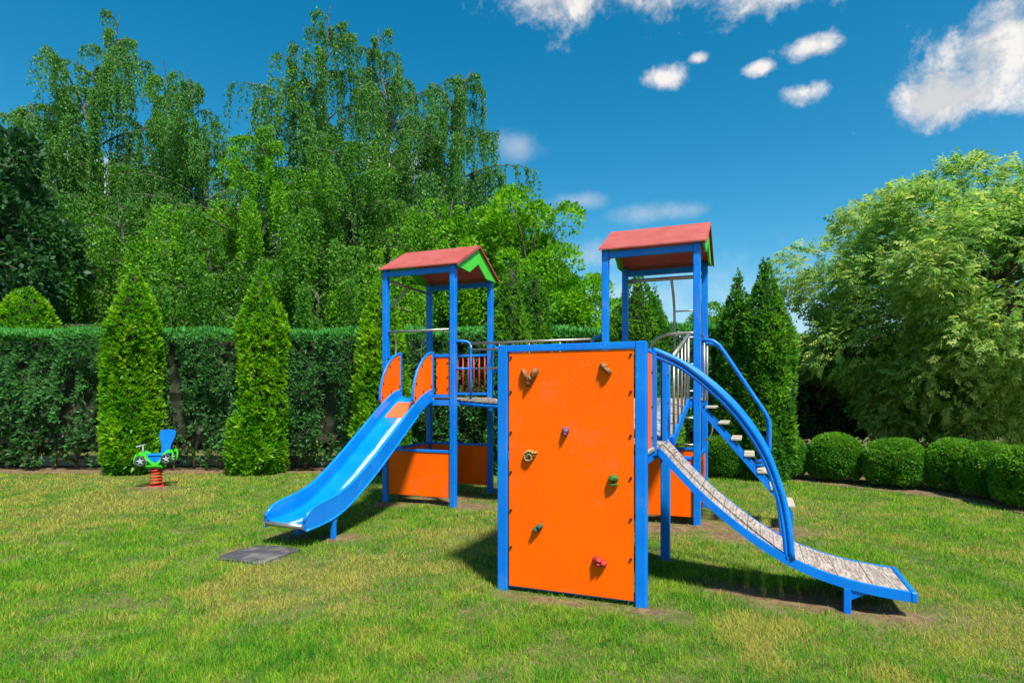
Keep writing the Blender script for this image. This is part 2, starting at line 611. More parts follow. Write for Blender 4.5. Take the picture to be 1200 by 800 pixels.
def smooth_path(pts, per=6):
    """Catmull-Rom through the points"""
    P = [Vector(p) for p in pts]
    P = [P[0] * 2 - P[1]] + P + [P[-1] * 2 - P[-2]]
    out = []
    for i in range(1, len(P) - 2):
        for k in range(per):
            t = k / per
            a, b, c, d = P[i - 1], P[i], P[i + 1], P[i + 2]
            out.append(.5 * ((2 * b) + (c - a) * t + (2 * a - 5 * b + 4 * c - d) * t * t + (3 * b - a - 3 * c + d) * t ** 3))
    out.append(P[-2])
    return out


def hash3(ix, iy, iz, seed):
    h = (ix.astype(np.int64) * 374761393 + iy.astype(np.int64) * 668265263 + iz.astype(np.int64) * 2147483647 + seed * 1274126177) & 0xffffffff
    h = ((h ^ (h >> 13)) * 1274126177) & 0xffffffff
    h = h ^ (h >> 16)
    return (h & 0xffff) / 65535.0


def vnoise(p, seed=0):
    p = np.asarray(p, dtype=np.float64)
    i = np.floor(p).astype(np.int64)
    f = p - i
    f = f * f * (3 - 2 * f)
    r = 0
    for dx in (0, 1):
        for dy in (0, 1):
            for dz in (0, 1):
                w = (f[:, 0] if dx else 1 - f[:, 0]) * (f[:, 1] if dy else 1 - f[:, 1]) * (f[:, 2] if dz else 1 - f[:, 2])
                r = r + w * hash3(i[:, 0] + dx, i[:, 1] + dy, i[:, 2] + dz, seed)
    return r


def fbm(p, seed=0, oct=3):
    r = 0
    a = .5
    q = np.asarray(p, dtype=np.float64)
    s = 0
    for k in range(oct):
        r = r + a * vnoise(q, seed + k * 17)
        s += a
        a *= .5
        q = q * 2.03
    return r / s


def unit(a):
    return a / np.maximum(np.linalg.norm(a, axis=1, keepdims=True), 1e-9)


def leaves(P, D, L, W, N=None, fold=0.12):
    """one rhombic leaf per row: base P, direction D (unit), length L, width W, about normal N"""
    n = len(P)
    if N is None:
        N = rng.normal(size=(n, 3))
    S = unit(np.cross(D, N))
    N2 = np.cross(S, D)
    L = np.broadcast_to(np.asarray(L, dtype=float), (n,))[:, None]
    W = np.broadcast_to(np.asarray(W, dtype=float), (n,))[:, None]
    mid = P + D * L * .45
    V = np.stack([P, mid + S * W * .5 + N2 * W * fold, P + D * L, mid - S * W * .5 + N2 * W * fold], axis=1).reshape(-1, 3)
    F = np.arange(n * 4).reshape(n, 4)
    return V, F


# ------------------------------------------------------------------ frame of the play equipment
ANG = R(21.8)
UC, VC = -2.9, 6.9


def SW(u, v, h=0.0):
    return Vector((u * math.cos(ANG) + v * math.sin(ANG), -u * math.sin(ANG) + v * math.cos(ANG), h))


# bare patches (x, y, rx, ry): fewer blades, earth shows
def sp(u, v, ru, rv):
    w = SW(u, v)
    return (w.x, w.y, ru, rv)


BARE = [sp(.55, 5.12, .80, .30), sp(1.0, 5.05, .35, .25), sp(-.1, 5.2, .35, .22), sp(-4.35, 7.8, .75, .32), sp(-3.7, 7.75, .35, .3), sp(-4.25, 5.45, .30, .28), sp(-4.75, 5.35, .25, .2),
        sp(-1.0, 7.3, .55, .4), sp(-.55, 7.6, .4, .35), sp(-.2, 7.2, .35, .3), sp(-4.95, 7.35, .3, .3), sp(-1.4, 4.4, .5, .12), sp(-.7, 4.45, .25, .15),
        sp(.35, 7.7, .4, .35), (-6.15, 10.25, .45, .3), (-5.1, 5.05, .28, .12), sp(-4.4, 8.3, .7, .6), sp(-1.2, 8.2, .6, .6), (-2.5, 5.95, .34, .26)]


def bare_amount(x, y):
    b = np.zeros_like(x)
    nz = fbm(np.stack([x * 3.1, y * 3.1, np.zeros_like(x)], 1), 5, 3)
    for (cx, cy, rx, ry) in BARE:
        # patches lie along the equipment's own axes
        dx, dy = x - cx, y - cy
        du = dx * math.cos(ANG) - dy * math.sin(ANG)
        dv = dx * math.sin(ANG) + dy * math.cos(ANG)
        r = np.sqrt((du / rx) ** 2 + (dv / ry) ** 2) + (nz - .5) * 1.3
        b = np.maximum(b, np.clip((1.5 - r) * 1.4, 0, 1))
    return b


# front edge of the planting bed: x -> y
BED = [(-40, 11.95), (-9.6, 11.95), (-5.1, 12.0), (-3.2, 12.05), (0, 12.0), (3.0, 11.9), (4.1, 11.45), (4.9, 11.0), (5.6, 10.45), (6.2, 9.8), (6.6, 9.1), (6.8, 8.4), (6.9, 7.6), (6.85, 6.4), (7.2, 5.0), (7.8, 3.0), (8.5, -3.0)]


def in_bed(x, y):
    bx = np.array([p[0] for p in BED[:9]])
    by = np.array([p[1] for p in BED[:9]])
    edge = np.interp(x, bx, by)
    r1 = y > edge
    byy = np.array([p[1] for p in BED[8:]])[::-1]
    bxx = np.array([p[0] for p in BED[8:]])[::-1]
    r2 = (x > 5.6) & (x > np.interp(y, byy, bxx))
    return np.where(x < 5.6, r1, r2)


# ------------------------------------------------------------------ ground
def build_ground():
    # the sheet is fine near the camera and coarse to the horizon; one sheet
    xs = np.concatenate([[-900, -300, -100, -40, -20], np.arange(-14, 14.01, .25), [20, 40, 100, 300, 900]])
    ys = np.concatenate([[-300, -60, -10], np.arange(0, 14.01, .25), [18, 26, 45, 100, 300, 1200]])
    X, Y = np.meshgrid(xs, ys)
    Z = np.zeros_like(X)
    P = np.stack([X.ravel(), Y.ravel(), Z.ravel()], 1)
    near = (np.abs(P[:, 0]) < 13) & (P[:, 1] > 0) & (P[:, 1] < 13.5)
    P[:, 2] = np.where(near, (fbm(P * .9, 3, 3) - .5) * .016, 0)
    nx, ny = len(xs), len(ys)
    idx = np.arange(nx * ny).reshape(ny, nx)
    F = np.stack([idx[:-1, :-1].ravel(), idx[:-1, 1:].ravel(), idx[1:, 1:].ravel(), idx[1:, :-1].ravel()], 1)
    me = np_mesh('lawn', P, F, M['lawn'], smooth=True)
    o = link('lawn', me)
    tag(o, 'dry patchy lawn reaching under the play equipment', 'lawn', kind='structure')
    # bed of earth under hedge and shrubs
    front = []
    for k in range(len(BED) - 1):
        a, b = BED[k], BED[k + 1]
        n = max(1, int(math.hypot(b[0] - a[0], b[1] - a[1]) / .12)) if a[0] > -14 else 30
        for i in range(n):
            t = i / n
            front.append((a[0] + (b[0] - a[0]) * t + random.uniform(-.05, .05), a[1] + (b[1] - a[1]) * t + random.uniform(-.05, .05)))
    front.append(BED[-1])
    n = len(front)
    V = [(p[0], p[1], .008) for p in front]
    V += [(p[0] + (8 if i > n * .75 else 0), max(p[1], 13.2) if i <= n * .75 else p[1] + (13.2 - p[1]) * 0, .03) for i, p in enumerate(front)]
    F = [(i, i + 1, n + i + 1, n + i) for i in range(n - 1)]
    mb = MB()
    mb.add(V, F)
    o = mb.build('planting_bed', M['earth'])
    tag(o, 'strip of brown earth and mulch under the hedge and box shrubs', 'planting bed', kind='structure')
    # worn bare patches as one loose skin of earth just above the sheet
    vs, fs = [], []
    for (cx, cy, rx, ry) in BARE:
        b0 = len(vs)
        m = 26
        vs.append((cx, cy, .022))
        for k in range(m):
            a = 2 * math.pi * k / m
            rr = random.uniform(.55, 1.0)
            du, dv = math.cos(a) * rx * rr, math.sin(a) * ry * rr
            vs.append((cx + du * math.cos(ANG) + dv * math.sin(ANG), cy - du * math.sin(ANG) + dv * math.cos(ANG), -.006))
        for k in range(m):
            fs.append((b0, b0 + 1 + k, b0 + 1 + (k + 1) % m))
    mb = MB()
    mb.add(vs, fs, True)
    o = mb.build('worn_earth', M['earth'])
    tag(o, 'worn patches of bare brown earth in the lawn around the equipment', 'earth', kind='stuff')


def build_grass():
    Ps, Hs, Ws, St = [], [], [], []
    bands = [(2.2, 4.2, 15000, .0060), (4.2, 5.6, 9500, .0072), (5.6, 7.6, 5200, .0095), (7.6, 9.8, 3000, .0125), (9.8, 12.4, 1900, .0155)]
    for (y0, y1, dens, w) in bands:
        xm = .90 * y1 + 1.2
        n = int(dens * (y1 - y0) * 2 * xm)
        x = rng.uniform(-xm, xm, n)
        y = rng.uniform(y0, y1, n)
        keep = np.abs(x) < .90 * y + 1.2
        x, y = x[keep], y[keep]
        bare = bare_amount(x, y)
        patch = fbm(np.stack([x * .55 + 3, y * .55, np.zeros_like(x)], 1), 11, 3)
        fine = fbm(np.stack([x * 3.3, y * 3.3, np.zeros_like(x)], 1), 12, 3)
        keep = (rng.random(len(x)) > bare * .93) & (rng.random(len(x)) < .30 + fine * 1.25) & ~(in_bed(x + rng.normal(size=len(x)) * .05, y - np.abs(rng.normal(size=len(x))) * .12) & (rng.random(len(x)) > .03))
        # nothing grows through the rubber mat
        w_ = x - (-2.53)
        z_ = y - 5.96
        du = w_ * math.cos(ANG) - z_ * math.sin(ANG)
        dv = w_ * math.sin(ANG) + z_ * math.cos(ANG)
        keep &= ~((np.abs(du) < .25) & (np.abs(dv) < .25))
        x, y, patch, fine = x[keep], y[keep], patch[keep], fine[keep]
        n = len(x)
        worn = np.zeros(n)
        for (cx, cy, rr) in ((.75, 3.85, .75), (1.5, 4.05, .6), (-.5, 3.75, .9), (-1.6, 4.6, .7), (-1.35, 5.6, .7), (3.6, 4.3, .8), (-.9, 6.7, .8), (2.0, 7.0, .7), (-5.5, 5.1, .6)):
            worn = np.maximum(worn, np.exp(-((x - cx) ** 2 + ((y - cy) * 1.7) ** 2) / rr ** 2))
        patch = patch + worn * .16 - np.clip((x - 2.2) * .09, 0, .16) - .015
        straw = (rng.random(n) < np.clip((patch - .40) * 3.2 + (fine - .5) * 3.4 - .05, .05, .92)).astype(float)
        z = (fbm(np.stack([x, y, np.zeros_like(x)], 1) * .9, 3, 3) - .5) * .016
        Ps.append(np.stack([x, y, z], 1))
        Hs.append(rng.uniform(.018, .068, n) ** 1.0 * (.30 + 1.45 * fine) * np.where(straw > 0, .8, 1))
        Ws.append(np.full(n, w) * rng.uniform(.6, 1.15, n))
        St.append(straw * rng.uniform(.45, 1, n))
    P = np.concatenate(Ps)
    H = np.concatenate(Hs)
    W = np.concatenate(Ws)
    St = np.concatenate(St)
    n = len(P)
    az = rng.uniform(0, 2 * np.pi, n)
    lean = rng.uniform(.15, 1.5, n) + St * .25
    side = np.stack([np.cos(az), np.sin(az), np.zeros(n)], 1)
    az2 = az + rng.uniform(.6, 2.4, n)
    tipd = np.stack([np.cos(az2) * np.sin(lean), np.sin(az2) * np.sin(lean), np.cos(lean)], 1)
    V = np.stack([P - side * W[:, None] * .5 - [0, 0, .004], P + side * W[:, None] * .5 - [0, 0, .004], P + tipd * H[:, None]], 1).reshape(-1, 3)
    F = np.arange(n * 3).reshape(n, 3)
    me = np_mesh('grass', V, F, M['blade'], {'rnd': rng.random(n), 'tip': St})
    o = link('grass', me)
    tag(o, 'short sun-scorched green and straw grass blades covering the lawn', 'grass', kind='stuff')
    print('grass blades', n)


build_ground()
build_grass()


# ------------------------------------------------------------------ vegetation
def leaf_obj(name, V, F, mat, parent, tip=None, matidx=None):
    nf = len(F)
    at = {'rnd': rng.random(nf)}
    if tip is not None:
        at['tip'] = tip
    me = np_mesh(name, V, F, mat, at)
    if matidx is not None:
        me.polygons.foreach_set('material_index', np.asarray(matidx, dtype=np.int32))
    return link(name, me, parent)


def sprays(P, O, n_per, L, W, spread=.7, up=.35):
    """a fan of n_per narrow leaves at every point, pointing about O (outwards)"""
    n = len(P)
    P2 = np.repeat(P, n_per, 0)
    O2 = np.repeat(O, n_per, 0)
    D = unit(O2 + rng.normal(size=O2.shape) * spread + np.array([0, 0, up]))
    Lr = np.repeat(L, n_per) * rng.uniform(.6, 1.2, n * n_per) if np.ndim(L) else L * rng.uniform(.6, 1.2, n * n_per)
    Nn = O2 * .6 + rng.normal(size=O2.shape) * .6 + [0, 0, .5]
    return leaves(P2, D, Lr, Lr * W, Nn)


def make_hedge(label, x0, x1, y0, y1, h, depth, dens=260):
    """clipped conifer hedge from (x0,y0) to (x1,y1) along its front face"""
    a = Vector((x0, y0, 0))
    d = Vector((x1 - x0, y1 - y0, 0))
    ln = d.length
    d.normalize()
    nrm = Vector((d.y, -d.x, 0))           # towards the lawn
    root = link('hedge', None)
    root.location = a + d * ln * .5 - nrm * depth * .5
    root.rotation_euler.z = math.atan2(d.y, d.x)
    tag(root, label, 'hedge', 'clipped conifer hedge along the lawn')
    hl, hd = ln / 2, depth / 2
    seed = int(abs(x0) * 77) % 1000
    # front, top, ends
    areas = []

    def sample(n, mode):
        r1, r2 = rng.random(n), rng.random(n)
        if mode == 'front':
            p = np.stack([(r1 * 2 - 1) * hl, np.full(n, -hd), .12 + r2 ** .92 * (h - .12)], 1)
            o = np.tile([0, -1., 0], (n, 1))
        elif mode == 'back':
            p = np.stack([(r1 * 2 - 1) * hl, np.full(n, hd), .1 + r2 * (h - .1)], 1)
            o = np.tile([0, 1., 0], (n, 1))
        elif mode == 'top':
            p = np.stack([(r1 * 2 - 1) * hl, (r2 * 2 - 1) * hd, np.full(n, h)], 1)
            o = np.tile([0, 0, 1.], (n, 1))
        else:
            s = np.where(rng.random(n) < .5, -1., 1.)
            p = np.stack([s * hl, (r1 * 2 - 1) * hd, .1 + r2 * (h - .1)], 1)
            o = np.stack([s, np.zeros(n), np.zeros(n)], 1)
        return p, o
    Vs, Fs, tips, mi = [], [], [], []
    off = 0
    wx = np.array([root.location.x, 0, 0])
    for mode, area, k in (('front', ln * h, 1.0), ('top', ln * depth, 1.2), ('back', ln * h, .12), ('end', 2 * depth * h, .5)):
        n = int(area * dens * k)
        p, o = sample(n, mode)
        q = p + wx
        # lumps: pushed in where the noise is low, and opened up with vertical clefts
        lump = fbm(q * [2.6, 2.6, 1.5], seed, 3)
        cleft = fbm(q * [3.4, 2, .8], 77, 2)
        if mode == 'front':
            low = np.clip((1.15 - p[:, 2]) / 1.0, 0, 1)
            inn = np.clip((.55 - lump) * 1.1, 0, .45) + np.clip(.42 - cleft, 0, 1) * 1.6 + low * .16 * fbm(q * 1.7, 31, 2)
            kp = rng.random(n) < 1 - low * .66 * np.clip(fbm(q * [1.6, 1, .9], 93, 2) * 2 - .35, 0, 1) - np.clip(.40 - cleft, 0, 1) * 3.2
        else:
            inn = np.clip((.5 - lump) * (.35 if mode == 'top' else .5), -.03, .3)
            kp = np.ones(n, bool)
        p = p - o * inn[:, None]
        p, o, q, lump = p[kp], o[kp], q[kp], lump[kp]
        n = len(p)
        t = np.zeros(n)
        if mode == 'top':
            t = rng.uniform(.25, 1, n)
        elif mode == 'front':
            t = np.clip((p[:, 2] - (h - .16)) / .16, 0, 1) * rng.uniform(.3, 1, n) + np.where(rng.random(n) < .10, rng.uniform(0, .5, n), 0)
        per = 6
        if mode == 'top':
            V, F = sprays(p, o, per, .13, .2, .45, .6)
        else:
            V, F = sprays(p, o, per, .125, .30, .65, .45)
        Vs.append(V)
        Fs.append(F + off)
        off += len(V)
        tips.append(np.repeat(t, per))
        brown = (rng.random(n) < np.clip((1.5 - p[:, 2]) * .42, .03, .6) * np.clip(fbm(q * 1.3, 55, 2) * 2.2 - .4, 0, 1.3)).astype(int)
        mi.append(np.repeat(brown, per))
    V = np.concatenate(Vs)
    F = np.concatenate(Fs)
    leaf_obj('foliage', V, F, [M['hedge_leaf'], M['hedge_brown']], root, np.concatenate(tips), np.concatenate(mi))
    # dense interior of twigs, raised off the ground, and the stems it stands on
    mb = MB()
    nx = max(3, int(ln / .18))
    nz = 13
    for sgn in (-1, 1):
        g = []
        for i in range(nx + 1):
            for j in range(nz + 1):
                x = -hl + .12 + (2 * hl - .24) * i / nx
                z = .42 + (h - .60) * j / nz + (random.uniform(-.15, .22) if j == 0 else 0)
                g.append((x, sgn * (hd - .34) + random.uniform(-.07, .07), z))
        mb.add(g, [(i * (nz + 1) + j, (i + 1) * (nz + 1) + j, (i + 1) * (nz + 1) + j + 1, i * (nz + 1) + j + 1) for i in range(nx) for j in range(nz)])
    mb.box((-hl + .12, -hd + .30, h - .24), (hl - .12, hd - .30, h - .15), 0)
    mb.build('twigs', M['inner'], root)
    for k in range(max(2, int(ln / .55))):
        x = -hl + .25 + (2 * hl - .5) * (k + .5) / max(2, int(ln / .55)) + random.uniform(-.12, .12)
        s = MB()
        yb = random.uniform(-.15, .05)
        s.tube([(x, yb, -.02), (x + random.uniform(-.04, .04), yb, .5), (x + random.uniform(-.1, .1), yb + random.uniform(-.1, .1), 1.5)], [.045, .035, .015], 6)
        s.build('stem', M['bark'], root)


def make_thuja(label, x, y, h, prof, mat, dens=620, seed=0, lean=0.0, base=0.03, slim=.78, group='columnar thujas along the hedge'):
    """column of scale leaves; prof = [(height fraction, radius)]"""
    root = link('thuja', None)
    root.location = (x, y, 0)
    tag(root, label, 'thuja', group)
    hs = np.array([p[0] for p in prof]) * h
    rr = np.array([p[1] for p in prof]) * slim
    area = 2 * math.pi * float(np.mean(rr)) * h
    n = int(area * dens)
    z = rng.random(n * 3) * h
    rad = np.interp(z, hs, rr)
    kp = rng.random(n * 3) < rad / rr.max()
    z, rad = z[kp][:n], rad[kp][:n]
    n = len(z)
    th = rng.uniform(0, 2 * np.pi, n)
    q = np.stack([np.cos(th) * 1.2, np.sin(th) * 1.2, z * .9], 1)
    lump = fbm(q * 2.4 + seed * 3.1, seed, 3)
    lo = fbm(np.stack([np.cos(th), np.sin(th), z * .75], 1) * 1.25 + seed * 7.7, seed + 5, 2)
    r = rad * (.50 + .55 * lump + .50 * lo) - np.clip(.42 - lump, 0, 1) * .5
    r = np.maximum(r, .01)
    o = unit(np.stack([np.cos(th), np.sin(th), np.full(n, .35)], 1))
    p = np.stack([np.cos(th) * r + lean * z / h, np.sin(th) * r, np.maximum(z, base)], 1)
    tip = np.clip((lump - .48) * 4.0, 0, 1) * rng.uniform(.1, 1, n)
    per = 6
    V, F = sprays(p, o, per, (.060 + .05 * np.clip(rad / .4, 0, 1)) * rng.uniform(.6, 1.35, n), .34, .6, .6)
    leaf_obj('foliage', V, F, mat, root, np.repeat(tip, per))
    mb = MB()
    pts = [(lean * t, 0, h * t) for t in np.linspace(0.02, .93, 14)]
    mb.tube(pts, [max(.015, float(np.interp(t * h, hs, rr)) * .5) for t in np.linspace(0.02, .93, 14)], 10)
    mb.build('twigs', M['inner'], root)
    tk = MB()
    tk.tube([(0, 0, -.02), (0, 0, .25)], [.07, .06], 8)
    tk.build('trunk', M['bark'], root)
    return root


def tube_np(mb, pts, rs, n=6):
    mb.tube(pts, rs, n, cap=False)


def birch_meshes(seed, H, Rr, n_br, n_str, leaf, mat, barkm, low=.16, droop=1.0, dens=1.0):
    rs = np.random.default_rng(seed)
    mb = MB()
    wob = rs.normal(size=(9, 2)) * .18
    tz = np.linspace(0, 1, 9)
    wob[0] = 0
    trunk = [(float(wob[i, 0]) * tz[i] * 1.6, float(wob[i, 1]) * tz[i] * 1.6, float(tz[i] * H)) for i in range(9)]
    mb.tube(trunk, [max(.012, .17 * (1 - t) ** 1.0 + .008) for t in tz], 8, cap=False)
    LP, LD, LS = [], [], []
    for b in range(n_br):
        t = low + (0.97 - low) * ((b + rs.random()) / n_br)
        base = np.array([np.interp(t, tz, [p[k] for p in trunk]) for k in range(3)])
        az = b * 2.399 + rs.normal() * .35
        L = Rr * (np.interp(t, [0, .18, .4, .65, .85, 1], [.6, .95, 1.0, .84, .46, .12])) * rs.uniform(.65, 1.15)
        rise = rs.uniform(.45, .95) * (0.7 + t * .8)
        dirh = np.array([math.cos(az), math.sin(az), 0])
        ss = np.linspace(0, 1, 7)
        bend = rs.normal() * .25
        perp = np.array([-dirh[1], dirh[0], 0])
        pts = [base + dirh * L * s + perp * bend * L * s * s + np.array([0, 0, L * (rise * s - (rise * .75) * s * s)]) for s in ss]
        mb.tube([tuple(p) for p in pts], [max(.006, (.06 * (1 - t) + .018) * (1 - s * .85)) for s in ss], 5, cap=False)
        ns = max(5, int(n_str * (.35 + L / Rr)))
        for k in range(ns):
            s = rs.uniform(.12, 1.0)
            p0 = np.array([np.interp(s, ss, [p[k2] for p in pts]) for k2 in range(3)])
            sl = rs.uniform(.35, 1.0) * droop * (1.3 if t < .7 else .8 if t < .88 else .38)
            nl = max(4, int(sl / .05 * dens))
            q = rs.random(nl) ** .9
            a2 = rs.uniform(0, 2 * math.pi)
            out = np.array([math.cos(a2), math.sin(a2), 0]) * .5 + dirh * .5
            P = p0 + out * (q[:, None] ** .6) * min(sl, 1.0) * .34 + np.stack([0 * q, 0 * q, .10 * np.sin(q * 2.6) - q ** 1.5 * sl], 1)
            P += rs.normal(size=P.shape) * .045
            D = np.stack([rs.normal(size=nl) * .6, rs.normal(size=nl) * .6, -np.abs(rs.normal(size=nl)) - .25], 1)
            LP.append(P)
            LD.append(D)
    P = np.concatenate(LP)
    D = unit(np.concatenate(LD))
    n = len(P)
    L = rs.uniform(.7, 1.25, n) * leaf
    V, F = leaves(P, D, L, L * .68, rs.normal(size=(n, 3)))
    crown = np_mesh('crown', V, F, mat, {'rnd': rs.random(n)})
    return crown, mb.mesh('trunk', barkm), n


def broad_meshes(seed, H, Rx, Rz, zc, n_lobe, n_leaf, leaf, mat, barkm, pinnate=False, trunk_r=.12, lobe_r=.36, droop=.25, tipped=False, squash=1.0):
    """crown of many leafy boughs spread through an ellipsoid volume; limbs run to every bough"""
    rs = np.random.default_rng(seed)
    mb = MB()
    mb.tube([(0, 0, -.05), (.05, .03, zc * .5), (.0, .05, zc), (.05, 0, zc + Rz * .7)], [trunk_r, trunk_r * .8, trunk_r * .55, .02], 8, cap=False)
    P_, D_, T_ = [], [], []
    for b in range(n_lobe):
        # boughs: even on the sphere, biased to the outside
        k = b + .5
        ph = math.acos(1 - 2 * k / n_lobe)
        th = math.pi * (1 + 5 ** .5) * k + rs.normal() * .2
        dr = np.array([math.cos(th) * math.sin(ph), math.sin(th) * math.sin(ph), math.cos(ph)])
        rad = rs.uniform(.32, 1.28) ** .55
        c = np.array([0, 0, zc]) + dr * rad * np.array([Rx, Rx * squash, Rz])
        lr = lobe_r * rs.uniform(.65, 1.35) * Rx
        s0 = np.array([0, 0, zc + (c[2] - zc) * .25 - .1 * Rz])
        mid = (s0 + c) * .5 + np.array([0, 0, .12 * Rz])
        mb.tube([tuple(s0), tuple(mid), tuple(c)], [trunk_r * .35, trunk_r * .2, .008], 5, cap=False)
        m = int(n_leaf / n_lobe * rs.uniform(.7, 1.3))
        o = unit(rs.normal(size=(m, 3)) + dr * .55 + [0, 0, .3])
        rr = lr * rs.uniform(.25, 1.0, m) ** .45
        p = c + o * rr[:, None] * [1, 1, .72]
        P_.append(p)
        D_.append(unit(o * .8 + dr * .5 + rs.normal(size=(m, 3)) * .45 - [0, 0, droop]))
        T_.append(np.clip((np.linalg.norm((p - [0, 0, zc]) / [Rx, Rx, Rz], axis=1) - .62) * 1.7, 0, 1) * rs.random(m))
    P = np.concatenate(P_)
    D = np.concatenate(D_)
    T = np.concatenate(T_)
    n = len(P)
    if not pinnate:
        L = rs.uniform(.65, 1.3, n) * leaf
        V, F = leaves(P, D, L, L * .62, rs.normal(size=(n, 3)) * .7 + [0, 0, .8])
        tip = T
    else:
        # compound leaf: pairs of drooping leaflets along a stalk
        pairs = 3
        LL = rs.uniform(.7, 1.25, n) * leaf
        Nn = unit(rs.normal(size=(n, 3)) * .5 + [0, 0, 1])
        S = unit(np.cross(D, Nn))
        Vs, Fs, ts = [], [], []
        off = 0
        for j in range(pairs):
            for sg in (-1, 1, 0) if j == pairs - 1 else (-1, 1):
                b0 = P + D * (LL * (.3 + .28 * j))[:, None]
                dd = unit(D * (.55 if sg else 1) + S * sg * .85 - np.array([0, 0, .35 + .15 * j]) + rs.normal(size=D.shape) * .12)
                V, F = leaves(b0, dd, LL * .48, LL * .20, Nn)
                Vs.append(V)
                Fs.append(F + off)
                off += len(V)
                ts.append(T)
        V = np.concatenate(Vs)
        F = np.concatenate(Fs)
        tip = np.concatenate(ts)
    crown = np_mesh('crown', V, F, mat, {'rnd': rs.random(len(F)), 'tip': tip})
    return crown, mb.mesh('trunk', barkm), len(F)


def place_tree(name, label, cat, group, crown, trunk, x, y, rz=0, s=(1, 1, 1), mat=None):
    root = link(name, None)
    root.location = (x, y, 0)
    root.rotation_euler.z = rz
    root.scale = s
    tag(root, label, cat, group)
    c = link('crown', crown, root)
    if mat is not None:
        c.material_slots[0].link = 'OBJECT'
        c.material_slots[0].material = mat
    link('trunk', trunk, root)
    return root


def px(x, Y):
    return (x - 600) / 700.0 * Y


def hz(y, Y):
    return 1.6 + (462 - y) * Y / 700.0


